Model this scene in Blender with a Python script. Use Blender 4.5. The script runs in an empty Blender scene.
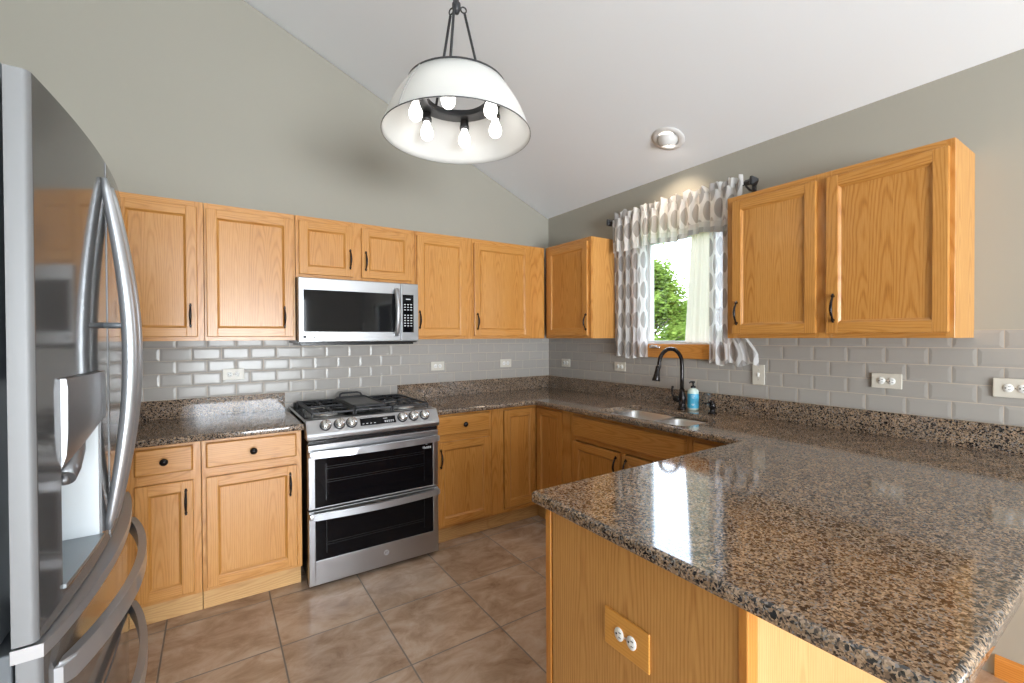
import bpy, bmesh, math, random
from mathutils import Vector, Matrix
random.seed(7)
S = bpy.context.scene
COL = S.collection
PI = math.pi

# ---------------------------------------------------------------- camera
YAW, PITCH, ROLL, FPX = 0.5878, -0.0097, -0.0051, 448.27
fw = Vector((math.sin(YAW)*math.cos(PITCH), math.cos(YAW)*math.cos(PITCH), math.sin(PITCH)))
rt = Vector((math.cos(YAW), -math.sin(YAW), 0)); up = rt.cross(fw)
R_ = rt*math.cos(ROLL) + up*math.sin(ROLL); U_ = -rt*math.sin(ROLL) + up*math.cos(ROLL)
cam = bpy.data.objects.new('camera', bpy.data.cameras.new('camera')); COL.objects.link(cam)
cam.matrix_world = Matrix(((R_.x, U_.x, -fw.x, -2.6337), (R_.y, U_.y, -fw.y, -3.325), (R_.z, U_.z, -fw.z, 1.3838), (0, 0, 0, 1)))
cam.data.sensor_width = 36; cam.data.lens = FPX/1024*36; cam.data.clip_start = 0.02
S.camera = cam

# ---------------------------------------------------------------- world and daylight
S.view_settings.view_transform = 'Standard'; S.view_settings.look = 'None'
S.view_settings.gamma = 1; S.view_settings.use_curve_mapping = False
S.view_settings.exposure = -0.02
S.cycles.max_bounces = 8; S.cycles.diffuse_bounces = 5; S.cycles.glossy_bounces = 5
S.cycles.transparent_max_bounces = 12; S.cycles.use_denoising = True
S.cycles.sample_clamp_indirect = 6; S.cycles.blur_glossy = 0.3
W = bpy.data.worlds.new('sky'); S.world = W; W.use_nodes = True
wn = W.node_tree.nodes; wl = W.node_tree.links
bg = wn['Background']
tc = wn.new('ShaderNodeTexCoord'); sx = wn.new('ShaderNodeSeparateXYZ'); cr = wn.new('ShaderNodeValToRGB')
wl.new(tc.outputs['Generated'], sx.inputs[0]); wl.new(sx.outputs['Z'], cr.inputs[0]); wl.new(cr.outputs[0], bg.inputs[0])
cr.color_ramp.elements[0].color = (0.80, 0.88, 0.96, 1); cr.color_ramp.elements[1].color = (0.42, 0.62, 0.95, 1)
bg.inputs[1].default_value = 9.0

def area(name, loc, rot, sx_, sy_, power, color=(1, 1, 1)):
    l = bpy.data.lights.new(name, 'AREA'); l.shape = 'RECTANGLE'; l.size = sx_; l.size_y = sy_; l.energy = power; l.color = color
    o = bpy.data.objects.new(name, l); COL.objects.link(o); o.location = loc; o.rotation_euler = rot; return o
def portal(name, loc, rot, w, h):
    o = area(name, loc, rot, w, h, 1); o.data.cycles.is_portal = True
# openings through which the sky lights the room, plus an added upward lamp at the rear window that brightens the ceiling
portal('portal_rear', (-2.27, -7.33, 1.3), (PI/2, 0, 0), 2.45, 1.8)
portal('portal_added_window', (-2.6, -7.33, 2.85), (PI/2, 0, 0), 1.6, 0.7)
portal('portal_side', (0.15, -5.3, 1.335), (PI/2, 0, PI/2), 2.0, 1.43)
portal('portal_kitchen', (0.14, -1.425, 1.715), (PI/2, 0, PI/2), 0.65, 0.77)
area('rear_window_daylight', (-2.3, -7.36, 1.3), (PI/2, 0, 0), 2.4, 1.75, 75, (0.93, 0.97, 1.0))
area('ceiling_fill', (-2.3, -7.5, 0.85), (PI/2+0.75, 0, 0), 2.4, 1.2, 310, (0.90, 0.96, 1.0))  # added fill lamp tilted up at the ceiling; no patio is built
area('side_window_daylight', (0.16, -5.3, 1.35), (PI/2, 0, PI/2), 1.9, 1.4, 8, (0.95, 0.98, 1.0))

# ---------------------------------------------------------------- material helpers
def mat(name, base=(0.8, 0.8, 0.8), rough=0.5, metal=0.0, **k):
    m = bpy.data.materials.new(name); m.use_nodes = True
    b = m.node_tree.nodes['Principled BSDF']
    b.inputs['Base Color'].default_value = (*base, 1); b.inputs['Roughness'].default_value = rough; b.inputs['Metallic'].default_value = metal
    for kk, v in k.items():
        b.inputs[kk.replace('_', ' ')].default_value = v
    return m
def N(m, t, **k):
    n = m.node_tree.nodes.new(t)
    for a, v in k.items(): setattr(n, a, v)
    return n
def L(m, a, b): m.node_tree.links.new(a, b)
def bsdf(m): return m.node_tree.nodes['Principled BSDF']
def math_(m, op, a, b=None, c=None):
    n = N(m, 'ShaderNodeMath', operation=op)
    for i, v in enumerate((a, b, c)):
        if v is None: continue
        if isinstance(v, (int, float)): n.inputs[i].default_value = v
        else: L(m, v, n.inputs[i])
    return n.outputs[0]
def ramp(m, fac, stops, interp='LINEAR'):
    n = N(m, 'ShaderNodeValToRGB'); n.color_ramp.interpolation = interp
    e = n.color_ramp.elements
    while len(e) < len(stops): e.new(0.5)
    for i, (p, c) in enumerate(stops):
        e[i].position = p; e[i].color = (*c, 1)
    L(m, fac, n.inputs[0]); return n.outputs[0]
def lin(r, g, b):
    f = lambda c: (c/255/12.92) if c/255 <= 0.04045 else ((c/255+0.055)/1.055)**2.4
    return (f(r), f(g), f(b))
def bump(m, h, strength=0.2, dist=0.01):
    n = N(m, 'ShaderNodeBump'); n.inputs['Strength'].default_value = strength; n.inputs['Distance'].default_value = dist
    L(m, h, n.inputs['Height']); L(m, n.outputs[0], bsdf(m).inputs['Normal'])

def oak(name, axis='z', light=(201, 144, 76), mid=(184, 123, 54), dark=(132, 78, 29), rough=0.32, boards=0.085, arch=0.05):
    """plain-sawn oak; axis is the grain direction in object space"""
    m = mat(name, rough=rough)
    t = N(m, 'ShaderNodeTexCoord'); s = N(m, 'ShaderNodeSeparateXYZ'); L(m, t.outputs['Object'], s.inputs[0])
    oi = N(m, 'ShaderNodeObjectInfo')
    along, across, deep = {'z': ('Z', 'X', 'Y'), 'x': ('X', 'Z', 'Y'), 'y': ('Z', 'Y', 'X')}[axis]
    a, c, d = s.outputs[along], s.outputs[across], s.outputs[deep]
    if axis == 'y': a, c, d = s.outputs['Z'], s.outputs['Y'], s.outputs['X']
    rnd = oi.outputs['Random']
    # separate boards glued side by side, each with its own offset
    cs = math_(m, 'ADD', math_(m, 'DIVIDE', c, boards), math_(m, 'MULTIPLY', rnd, 7.3))
    fl = math_(m, 'FLOOR', cs)
    wn_ = N(m, 'ShaderNodeTexWhiteNoise', noise_dimensions='2D')
    cv = N(m, 'ShaderNodeCombineXYZ'); L(m, fl, cv.inputs[0]); L(m, rnd, cv.inputs[1]); L(m, cv.outputs[0], wn_.inputs['Vector'])
    br = wn_.outputs['Value']
    lc = math_(m, 'SUBTRACT', math_(m, 'FRACT', cs), math_(m, 'ADD', math_(m, 'MULTIPLY', br, 0.7), 0.15))
    lc = math_(m, 'MULTIPLY', lc, boards)                      # distance from the heart of this board
    # slow wobble
    wv = N(m, 'ShaderNodeCombineXYZ'); L(m, math_(m, 'MULTIPLY', c, 9.0), wv.inputs[0]); L(m, math_(m, 'MULTIPLY', a, 2.6), wv.inputs[1]); L(m, math_(m, 'ADD', math_(m, 'MULTIPLY', rnd, 50.0), math_(m, 'MULTIPLY', br, 9.0)), wv.inputs[2])
    ns = N(m, 'ShaderNodeTexNoise'); ns.inputs['Scale'].default_value = 1.0; ns.inputs['Detail'].default_value = 2.5; L(m, wv.outputs[0], ns.inputs['Vector'])
    wob = math_(m, 'MULTIPLY', math_(m, 'SUBTRACT', ns.outputs['Fac'], 0.5), 0.035)
    dep = math_(m, 'ADD', math_(m, 'MULTIPLY', math_(m, 'ADD', a, math_(m, 'MULTIPLY', br, 0.8)), arch), wob)
    rr = math_(m, 'SQRT', math_(m, 'ADD', math_(m, 'POWER', math_(m, 'MULTIPLY', lc, 1.0), 2.0), math_(m, 'ADD', math_(m, 'POWER', dep, 2.0), 0.00002)))
    ring = math_(m, 'SINE', math_(m, 'MULTIPLY', rr, 720.0))
    ring = math_(m, 'MULTIPLY_ADD', ring, 0.5, 0.5)
    ring = math_(m, 'POWER', ring, 2.2)
    # fine pores
    pv = N(m, 'ShaderNodeCombineXYZ'); L(m, math_(m, 'MULTIPLY', c, 420.0), pv.inputs[0]); L(m, math_(m, 'MULTIPLY', a, 14.0), pv.inputs[1]); L(m, math_(m, 'MULTIPLY', d, 200.0), pv.inputs[2])
    pn = N(m, 'ShaderNodeTexNoise'); pn.inputs['Scale'].default_value = 1.0; pn.inputs['Detail'].default_value = 2.0; L(m, pv.outputs[0], pn.inputs['Vector'])
    pore = math_(m, 'SUBTRACT', pn.outputs['Fac'], 0.5)
    f = math_(m, 'ADD', math_(m, 'MULTIPLY', ring, 0.36), math_(m, 'MULTIPLY', pore, 0.85))
    f = math_(m, 'ADD', f, math_(m, 'MULTIPLY', math_(m, 'SUBTRACT', br, 0.5), 0.16))
    f = math_(m, 'ADD', f, 0.12)
    L(m, ramp(m, f, [(0.0, lin(*light)), (0.45, lin(*mid)), (1.0, lin(*dark))]), bsdf(m).inputs['Base Color'])
    bump(m, f, -0.06, 0.002)
    bsdf(m).inputs['Coat Weight'].default_value = 0.25; bsdf(m).inputs['Coat Roughness'].default_value = 0.2
    return m
OAKV = oak('oak_upright_grain', 'z'); OAKH = oak('oak_level_grain', 'x')
OAKY = oak('oak_panel_grain', 'y', light=(204, 152, 86), mid=(186, 130, 66), boards=0.16, arch=0.04, rough=0.5)
TOEW = oak('toe_kick_wood', 'x', light=(206, 164, 106), mid=(188, 142, 86), dark=(158, 112, 62), rough=0.6)
PALE = oak('pale_oak_panel_wood', 'z', light=(214, 168, 112), mid=(202, 152, 94), dark=(180, 128, 74), rough=0.5, boards=0.2, arch=0.03)
TRIMO = oak('orange_oak_trim', 'z', light=(206, 142, 66), mid=(190, 122, 50), dark=(160, 96, 36), rough=0.35, boards=0.3)
TRIMH = oak('orange_oak_level_trim', 'x', light=(214, 148, 70), mid=(198, 128, 54), dark=(166, 100, 38), rough=0.35, boards=0.3)
TRIMYH = oak('orange_oak_baseboard', 'x', light=(214, 148, 70), mid=(198, 128, 54), dark=(166, 100, 38), rough=0.35, boards=0.3)

def granite(name='granite'):
    m = mat(name, rough=0.07); t = N(m, 'ShaderNodeTexCoord')
    nz = N(m, 'ShaderNodeTexNoise'); nz.inputs['Scale'].default_value = 90; nz.inputs['Detail'].default_value = 2; L(m, t.outputs['Object'], nz.inputs['Vector'])
    mx = N(m, 'ShaderNodeVectorMath', operation='MULTIPLY_ADD'); L(m, nz.outputs['Color'], mx.inputs[0]); mx.inputs[1].default_value = (0.010, 0.010, 0.010); L(m, t.outputs['Object'], mx.inputs[2])
    v1 = N(m, 'ShaderNodeTexVoronoi'); v1.inputs['Scale'].default_value = 270; L(m, mx.outputs[0], v1.inputs['Vector'])
    s1 = N(m, 'ShaderNodeSeparateColor'); L(m, v1.outputs['Color'], s1.inputs[0])
    base = ramp(m, s1.outputs[0], [(0.0, lin(46, 41, 40)), (0.12, lin(88, 79, 72)), (0.24, lin(122, 103, 86)), (0.40, lin(156, 130, 105)), (0.70, lin(182, 156, 130)), (0.88, lin(140, 134, 129))], 'CONSTANT')
    v2 = N(m, 'ShaderNodeTexVoronoi'); v2.inputs['Scale'].default_value = 170; L(m, mx.outputs[0], v2.inputs['Vector'])
    s2 = N(m, 'ShaderNodeSeparateColor'); L(m, v2.outputs['Color'], s2.inputs[0])
    blot = ramp(m, s2.outputs[1], [(0.0, (1, 1, 1)), (0.15, (0, 0, 0))], 'CONSTANT')
    mm = N(m, 'ShaderNodeMix', data_type='RGBA'); L(m, blot, mm.inputs['Factor']); L(m, base, mm.inputs['A']); mm.inputs['B'].default_value = (*lin(40, 37, 38), 1)
    n3 = N(m, 'ShaderNodeTexNoise'); n3.inputs['Scale'].default_value = 14; n3.inputs['Detail'].default_value = 3; L(m, t.outputs['Object'], n3.inputs['Vector'])
    mul = N(m, 'ShaderNodeMix', data_type='RGBA', blend_type='MULTIPLY'); mul.inputs['Factor'].default_value = 1
    L(m, mm.outputs['Result'], mul.inputs['A']); L(m, ramp(m, n3.outputs['Fac'], [(0.3, (0.72, 0.73, 0.75)), (0.7, (1, 1, 1))]), mul.inputs['B'])
    L(m, mul.outputs['Result'], bsdf(m).inputs['Base Color'])
    bsdf(m).inputs['Specular IOR Level'].default_value = 1.0
    return m
GRAN = granite()

def steel(name, base=(0.46, 0.46, 0.47), rough=0.3, stretch=(2, 2, 700), amt=0.0):
    m = mat(name, base, rough, 1.0)
    t = N(m, 'ShaderNodeTexCoord'); mp = N(m, 'ShaderNodeMapping'); mp.inputs['Scale'].default_value = stretch
    L(m, t.outputs['Object'], mp.inputs[0]); n = N(m, 'ShaderNodeTexNoise'); n.inputs['Scale'].default_value = 1.5; n.inputs['Detail'].default_value = 3
    L(m, mp.outputs[0], n.inputs['Vector'])
    L(m, math_(m, 'MULTIPLY_ADD', n.outputs['Fac'], amt, rough-amt/2), bsdf(m).inputs['Roughness'])
    return m
STEEL = steel('brushed_steel'); STEELF = mat('fridge_mirror_finish', (0.075, 0.073, 0.072), 0.09, 0.0, IOR=1.95)
STEELE = mat('pale_edge_steel', (0.18, 0.18, 0.183), 0.5, 0.2)
HOODM = mat('satin_dispenser_steel', (0.27, 0.27, 0.28), 0.34, 0.85)
HSTEEL = mat('handle_satin_steel', (0.50, 0.51, 0.53), 0.30, 0.78)
SINKM = steel('sink_steel', (0.72, 0.72, 0.73), 0.34, (60, 3, 3), 0.08)
CHROME = mat('chrome', (0.8, 0.8, 0.8), 0.1, 1.0)
KNOBM = mat('bright_knob_metal', (0.78, 0.77, 0.75), 0.22, 0.9)
BLKGL = mat('black_glass', (0.004, 0.004, 0.005), 0.05, Specular_IOR_Level=0.2); BLK = mat('black_enamel', (0.012, 0.012, 0.013), 0.22)
BLKM = mat('matt_black_iron', (0.03, 0.03, 0.033), 0.45); BRONZE = mat('dark_bronze', (0.022, 0.018, 0.018), 0.24, 0.6)
GRIDM = mat('grey_griddle_coating', (0.10, 0.10, 0.10), 0.38, 0.3)
WHITE = mat('white_vinyl', (0.82, 0.82, 0.82), 0.35); PLATE = mat('almond_plate', lin(214, 208, 196), 0.4); SOCK = mat('white_socket', lin(242, 241, 238), 0.3)
DARK = mat('dark_slot', (0.02, 0.02, 0.02), 0.6); MARK = mat('pale_print', (0.65, 0.65, 0.66), 0.5)
BURN = mat('burner_aluminium', (0.80, 0.79, 0.77), 0.3, 0.7)
GREYP = mat('grey_plastic', (0.10, 0.11, 0.12), 0.4); RECESS = mat('pale_grey_dispenser_plastic', lin(206, 211, 214), 0.3)

def paint(name, c, rough=0.85):
    m = mat(name, c, rough); t = N(m, 'ShaderNodeTexCoord'); n = N(m, 'ShaderNodeTexNoise'); n.inputs['Scale'].default_value = 180
    L(m, t.outputs['Object'], n.inputs['Vector']); bump(m, n.outputs['Fac'], 0.04, 0.002); return m
WALLP = paint('greige_wall_paint', lin(164, 160, 149)); CEILP = paint('white_ceiling_paint', lin(238, 241, 245))
WALLR = WALLP
def emis(name, c, s):
    m = mat(name, c, 0.4); b = bsdf(m); b.inputs['Emission Color'].default_value = (*c, 1); b.inputs['Emission Strength'].default_value = s; return m
BULB = emis('lit_bulb_glass', (1.0, 0.97, 0.93), 8.5); SPOTM = emis('lit_eyeball_lamp', (1.0, 0.93, 0.82), 12.0)
def glass_pane():
    m = bpy.data.materials.new('window_glass'); m.use_nodes = True; nt = m.node_tree; nt.nodes.clear()
    o = nt.nodes.new('ShaderNodeOutputMaterial'); a = nt.nodes.new('ShaderNodeBsdfTransparent'); g = nt.nodes.new('ShaderNodeBsdfGlossy'); g.inputs['Roughness'].default_value = 0.0
    f = nt.nodes.new('ShaderNodeFresnel'); f.inputs[0].default_value = 1.25; x = nt.nodes.new('ShaderNodeMixShader')
    nt.links.new(f.outputs[0], x.inputs[0]); nt.links.new(a.outputs[0], x.inputs[1]); nt.links.new(g.outputs[0], x.inputs[2]); nt.links.new(x.outputs[0], o.inputs[0]); return m
GLASS = glass_pane()

def floor_mat():
    m = mat('floor_tile', rough=0.3); t = N(m, 'ShaderNodeTexCoord'); s = N(m, 'ShaderNodeSeparateXYZ'); L(m, t.outputs['Object'], s.inputs[0])
    P = 0.4435
    fx = math_(m, 'DIVIDE', math_(m, 'ADD', s.outputs['X'], 1.062), P); fy = math_(m, 'DIVIDE', math_(m, 'ADD', s.outputs['Y'], 1.083), 0.437)
    def edge(f):
        q = math_(m, 'FRACT', f); return math_(m, 'MINIMUM', q, math_(m, 'SUBTRACT', 1.0, q))
    e = math_(m, 'MINIMUM', edge(fx), edge(fy))
    gm = ramp(m, e, [(0.006, (1, 1, 1)), (0.011, (0, 0, 0))])
    cv = N(m, 'ShaderNodeCombineXYZ'); L(m, math_(m, 'FLOOR', fx), cv.inputs[0]); L(m, math_(m, 'FLOOR', fy), cv.inputs[1])
    w = N(m, 'ShaderNodeTexWhiteNoise', noise_dimensions='2D'); L(m, cv.outputs[0], w.inputs['Vector'])
    off = N(m, 'ShaderNodeVectorMath', operation='MULTIPLY_ADD'); L(m, w.outputs['Color'], off.inputs[0]); off.inputs[1].default_value = (9, 9, 9); L(m, t.outputs['Object'], off.inputs[2])
    mp = N(m, 'ShaderNodeMapping'); mp.inputs['Scale'].default_value = (3.4, 5.2, 1); mp.inputs['Rotation'].default_value = (0, 0, 0.5); L(m, off.outputs[0], mp.inputs[0])
    n = N(m, 'ShaderNodeTexNoise'); n.inputs['Scale'].default_value = 1.5; n.inputs['Detail'].default_value = 9; n.inputs['Roughness'].default_value = 0.68; n.inputs['Distortion'].default_value = 0.5; L(m, mp.outputs[0], n.inputs['Vector'])
    c = ramp(m, n.outputs['Fac'], [(0.28, lin(146, 118, 96)), (0.42, lin(176, 148, 123)), (0.54, lin(196, 170, 146)), (0.72, lin(212, 192, 172))])
    tv = ramp(m, w.outputs['Value'], [(0, (0.86, 0.84, 0.83)), (1, (1.04, 1.03, 1.02))])
    mu = N(m, 'ShaderNodeMix', data_type='RGBA', blend_type='MULTIPLY'); mu.inputs['Factor'].default_value = 1; L(m, c, mu.inputs['A']); L(m, tv, mu.inputs['B'])
    gr = N(m, 'ShaderNodeMix', data_type='RGBA'); L(m, gm, gr.inputs['Factor']); L(m, mu.outputs['Result'], gr.inputs['A']); gr.inputs['B'].default_value = (*lin(128, 116, 104), 1)
    L(m, gr.outputs['Result'], bsdf(m).inputs['Base Color'])
    h = math_(m, 'SUBTRACT', math_(m, 'MULTIPLY', n.outputs['Fac'], 0.25), gm); bump(m, h, 0.25, 0.003)
    L(m, math_(m, 'MULTIPLY_ADD', gm, 0.5, 0.22), bsdf(m).inputs['Roughness'])
    return m
FLOORM = floor_mat()
TILEM = mat('glazed_grey_tile', lin(168, 163, 157), 0.2); TILEM.node_tree.nodes['Principled BSDF'].inputs['Specular IOR Level'].default_value = 0.26
GROUT = mat('beige_grout', lin(196, 182, 166), 0.9)
_t = N(TILEM, 'ShaderNodeTexCoord'); _n = N(TILEM, 'ShaderNodeTexNoise'); _n.inputs['Scale'].default_value = 14; _n.inputs['Detail'].default_value = 1
L(TILEM, _t.outputs['Object'], _n.inputs['Vector']); bump(TILEM, _n.outputs['Fac'], 0.12, 0.004)

def curtain_mat(name, transl=0.5, alpha=1.0, pattern=True, ground=(0.90, 0.90, 0.90), ink=(0.50, 0.48, 0.475)):
    m = bpy.data.materials.new(name); m.use_nodes = True; nt = m.node_tree; nt.nodes.clear()
    o = nt.nodes.new('ShaderNodeOutputMaterial'); d = nt.nodes.new('ShaderNodeBsdfDiffuse'); tr = nt.nodes.new('ShaderNodeBsdfTranslucent')
    mx = nt.nodes.new('ShaderNodeMixShader'); mx.inputs[0].default_value = transl
    nt.links.new(d.outputs[0], mx.inputs[1]); nt.links.new(tr.outputs[0], mx.inputs[2])
    if pattern:
        uv = nt.nodes.new('ShaderNodeUVMap'); s = N(m, 'ShaderNodeSeparateXYZ'); L(m, uv.outputs[0], s.inputs[0])
        a = math_(m, 'COSINE', math_(m, 'MULTIPLY', s.outputs['X'], 2*PI/0.105)); b = math_(m, 'COSINE', math_(m, 'MULTIPLY', s.outputs['Y'], 2*PI/0.215))
        v = math_(m, 'ABSOLUTE', math_(m, 'ADD', a, b))
        c = ramp(m, math_(m, 'MULTIPLY', v, 0.5), [(0.36, ground), (0.46, ink)])
        L(m, c, d.inputs[0]); L(m, c, tr.inputs[0])
    else:
        d.inputs[0].default_value = (*ground, 1); tr.inputs[0].default_value = (*ground, 1)
    if alpha < 1:
        tp = nt.nodes.new('ShaderNodeBsdfTransparent'); m2 = nt.nodes.new('ShaderNodeMixShader'); m2.inputs[0].default_value = alpha
        nt.links.new(tp.outputs[0], m2.inputs[1]); nt.links.new(mx.outputs[0], m2.inputs[2]); nt.links.new(m2.outputs[0], o.inputs[0])
    else: nt.links.new(mx.outputs[0], o.inputs[0])
    return m
CURT = curtain_mat('ogee_print_sheer', 0.45, 0.93); HEMM = curtain_mat('grey_hem_cloth', 0.35, 1.0, True, (0.62, 0.62, 0.63), (0.40, 0.40, 0.41)); SHEER = curtain_mat('plain_sheer', 0.5, 0.75, False)
LINEN = curtain_mat('beige_linen', 0.45, 1.0, False, lin(222, 210, 192))
SHADEM = curtain_mat('white_shade_fabric', 0.5, 1.0, False, (0.80, 0.80, 0.785))

# ---------------------------------------------------------------- mesh helpers
def put(bm, bm2, M=None, mi=0):
    vm = {}
    for v in bm2.verts: vm[v] = bm.verts.new((M @ v.co) if M else v.co)
    for f in bm2.faces:
        try:
            nf = bm.faces.new([vm[v] for v in f.verts]); nf.material_index = mi; nf.smooth = f.smooth
        except ValueError: pass
    bm2.free()
def box(bm, x0, x1, y0, y1, z0, z1, bev=0.0, mi=0, M=None, seg=2):
    b = bmesh.new(); bmesh.ops.create_cube(b, size=1)
    for v in b.verts: v.co = Vector(((x0+x1)/2 + v.co.x*(x1-x0), (y0+y1)/2 + v.co.y*(y1-y0), (z0+z1)/2 + v.co.z*(z1-z0)))
    if bev > 0: bmesh.ops.bevel(b, geom=b.edges[:], offset=bev, segments=seg, affect='EDGES', profile=0.5)
    put(bm, b, M, mi)
def tube(bm, pts, r, seg=12, cap=True, mi=0, sx=1.0, upv=None, closed=False):
    """pts list of points; r float or list; sx flattens the section sideways"""
    pts = [Vector(p) for p in pts]; n = len(pts); rs = r if isinstance(r, (list, tuple)) else [r]*n
    rings = []; ref = None
    for i, p in enumerate(pts):
        if closed: t = (pts[(i+1) % n] - pts[i-1]).normalized()
        else: t = (pts[min(i+1, n-1)] - pts[max(i-1, 0)]).normalized()
        if ref is None:
            ref = Vector(upv) if upv else (Vector((0, 0, 1)) if abs(t.z) < 0.9 else Vector((1, 0, 0)))
        a = t.cross(ref).normalized(); b = a.cross(t).normalized(); ref = b if not upv else Vector(upv)
        rings.append([bm.verts.new(p + a*math.cos(2*PI*k/seg)*rs[i]*sx + b*math.sin(2*PI*k/seg)*rs[i]) for k in range(seg)])
    rng = range(n if closed else n-1)
    for i in rng:
        A, B = rings[i], rings[(i+1) % n]
        for k in range(seg):
            f = bm.faces.new((A[k], A[(k+1) % seg], B[(k+1) % seg], B[k])); f.smooth = True; f.material_index = mi
    if cap and not closed:
        for R in (rings[0][::-1], rings[-1]):
            f = bm.faces.new(R); f.material_index = mi
def lathe(bm, prof, seg=24, M=None, mi=0, cap=True):
    """prof list of (r, z) about z; M places it"""
    M = M or Matrix(); rings = []
    for r, z in prof: rings.append([bm.verts.new(M @ Vector((r*math.cos(2*PI*k/seg), r*math.sin(2*PI*k/seg), z))) for k in range(seg)])
    for A, B in zip(rings, rings[1:]):
        for k in range(seg):
            f = bm.faces.new((A[k], A[(k+1) % seg], B[(k+1) % seg], B[k])); f.smooth = True; f.material_index = mi
    if cap:
        for R, q in ((rings[0][::-1], prof[0]), (rings[-1], prof[-1])):
            if q[0] > 1e-4:
                f = bm.faces.new(R); f.material_index = mi
def prism(bm, poly, a, b, axis='x', mi=0, smooth=False):
    """extrude a 2D polygon along an axis: x -> poly is (y,z); y -> (x,z); z -> (x,y)"""
    def P(p, t): return {'x': (t, p[0], p[1]), 'y': (p[0], t, p[1]), 'z': (p[0], p[1], t)}[axis]
    A = [bm.verts.new(P(p, a)) for p in poly]; B = [bm.verts.new(P(p, b)) for p in poly]; n = len(poly)
    fs = [bm.faces.new(A), bm.faces.new(B[::-1])]
    for i in range(n):
        f = bm.faces.new((A[i], B[i], B[(i+1) % n], A[(i+1) % n])); f.smooth = smooth; fs.append(f)
    for f in fs: f.material_index = mi
def obj(name, bm, mats, parent=None, loc=(0, 0, 0), rot=(0, 0, 0)):
    bmesh.ops.recalc_face_normals(bm, faces=bm.faces[:])
    me = bpy.data.meshes.new(name); bm.to_mesh(me); bm.free()
    for m in (mats if isinstance(mats, (list, tuple)) else [mats]): me.materials.append(m)
    o = bpy.data.objects.new(name, me); COL.objects.link(o); o.location = loc; o.rotation_euler = rot
    if parent: o.parent = parent
    return o
def smooth_by_angle(o, deg=35):
    me = o.data
    for p in me.polygons: p.use_smooth = True
    b = bmesh.new(); b.from_mesh(me)
    for e in b.edges:
        if len(e.link_faces) == 2 and e.calc_face_angle(0) > math.radians(deg): e.smooth = False
    b.to_mesh(me); b.free()
def thing(name, label, cat, loc=(0, 0, 0), rotz=0, group=None):
    o = bpy.data.objects.new(name, None); COL.objects.link(o); o.empty_display_size = 0.05
    o.location = loc; o.rotation_euler = (0, 0, rotz); o['label'] = label; o['category'] = cat
    if group: o['group'] = group
    return o
def tag(o, label, cat, group=None):
    o['label'] = label; o['category'] = cat
    if group: o['group'] = group
    return o
def struct(name, bm, m, parent=None, loc=(0, 0, 0)):
    o = obj(name, bm, m, parent, loc)
    if not parent: o['kind'] = 'structure'
    return o
def copy_tree(o, parent=None):
    c = o.copy(); COL.objects.link(c)
    if parent: c.parent = parent
    for ch in list(o.children): copy_tree(ch, c)
    return c
def text_mesh(s, size, name, m, parent, loc, rot, ext=0.0004):
    cu = bpy.data.curves.new(name, 'FONT'); cu.body = s; cu.size = size; cu.extrude = ext; cu.offset = size*0.035; cu.align_x = 'CENTER'; cu.align_y = 'CENTER'
    t = bpy.data.objects.new(name+'_tmp', cu); COL.objects.link(t)
    bpy.context.view_layer.update()
    me = bpy.data.meshes.new_from_object(t.evaluated_get(bpy.context.evaluated_depsgraph_get()))
    bpy.data.objects.remove(t); me.materials.clear(); me.materials.append(m)
    o = bpy.data.objects.new(name, me); COL.objects.link(o); o.parent = parent; o.location = loc; o.rotation_euler = rot; return o

# ================================================================ SETTING
XL, YR = -3.65, -7.2                       # left wall, rear wall
SL, ZC = 0.425, 2.497                      # ceiling slope and height at the right wall
bm = bmesh.new(); box(bm, XL-0.1, 0.1, YR-0.1, 0.1, -0.1, 0); struct('floor', bm, FLOORM)
bm = bmesh.new(); zt = ZC - SL*XL
prism(bm, [(0.1, ZC-0.0425), (0.1, ZC+0.1), (XL-0.1, zt+0.18), (XL-0.1, zt+0.0425)], YR-0.1, 0.1, 'y'); struct('ceiling', bm, CEILP)
bm = bmesh.new(); prism(bm, [(XL-0.1, 0), (0.1, 0), (0.1, ZC-0.05), (XL-0.1, zt+0.035)], 0, 0.1, 'y'); wall_back = struct('wall_back', bm, WALLP)
bm = bmesh.new(); box(bm, XL-0.1, XL, YR, 0, 0, zt-0.002); struct('wall_left', bm, WALLP)
WY0, WY1, WZ0, WZ1 = -1.75, -1.10, 1.33, 2.10      # kitchen window opening
DY0, DY1, DZ0, DZ1 = -6.3, -4.3, 0.62, 2.05      # dining window opening
bm = bmesh.new()
def wall_boxes_x(bm, x0, x1, y0, y1, z0, z1, holes):
    ys = sorted({y0, y1, *[h[0] for h in holes], *[h[1] for h in holes]})
    for a, b in zip(ys, ys[1:]):
        hs = [h for h in holes if h[0] <= a and h[1] >= b]
        if not hs: box(bm, x0, x1, a, b, z0, z1)
        for h in hs: box(bm, x0, x1, a, b, z0, h[2]); box(bm, x0, x1, a, b, h[3], z1)
wall_boxes_x(bm, 0, 0.12, YR, 0.0, 0, ZC-0.001, [(WY0, WY1, WZ0, WZ1), (DY0, DY1, DZ0, DZ1)])
bmesh.ops.remove_doubles(bm, verts=bm.verts[:], dist=1e-5)
wall_right = struct('wall_right', bm, WALLP)
bm = bmesh.new(); HX0, HX1, HZ0, HZ1 = -3.75, -1.05, 0.4, 2.2
HX0 = -3.5
box(bm, HX0, HX1, YR-0.12, YR, 0, HZ0)
box(bm, XL-0.1, HX0, YR-0.12, YR, 0, 2.2); box(bm, HX1, 0.12, YR-0.12, YR, 0, 2.2)
def roofz(x): return ZC-0.052 + (XL-0.1-0.12 and (x-0.12)/(XL-0.22))*(zt+0.04-ZC+0.052)
CX0, CX1, CZ0, CZ1 = -3.4, -1.8, 2.5, 3.2  # unseen high opening, added to let in higher, more even light
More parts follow.
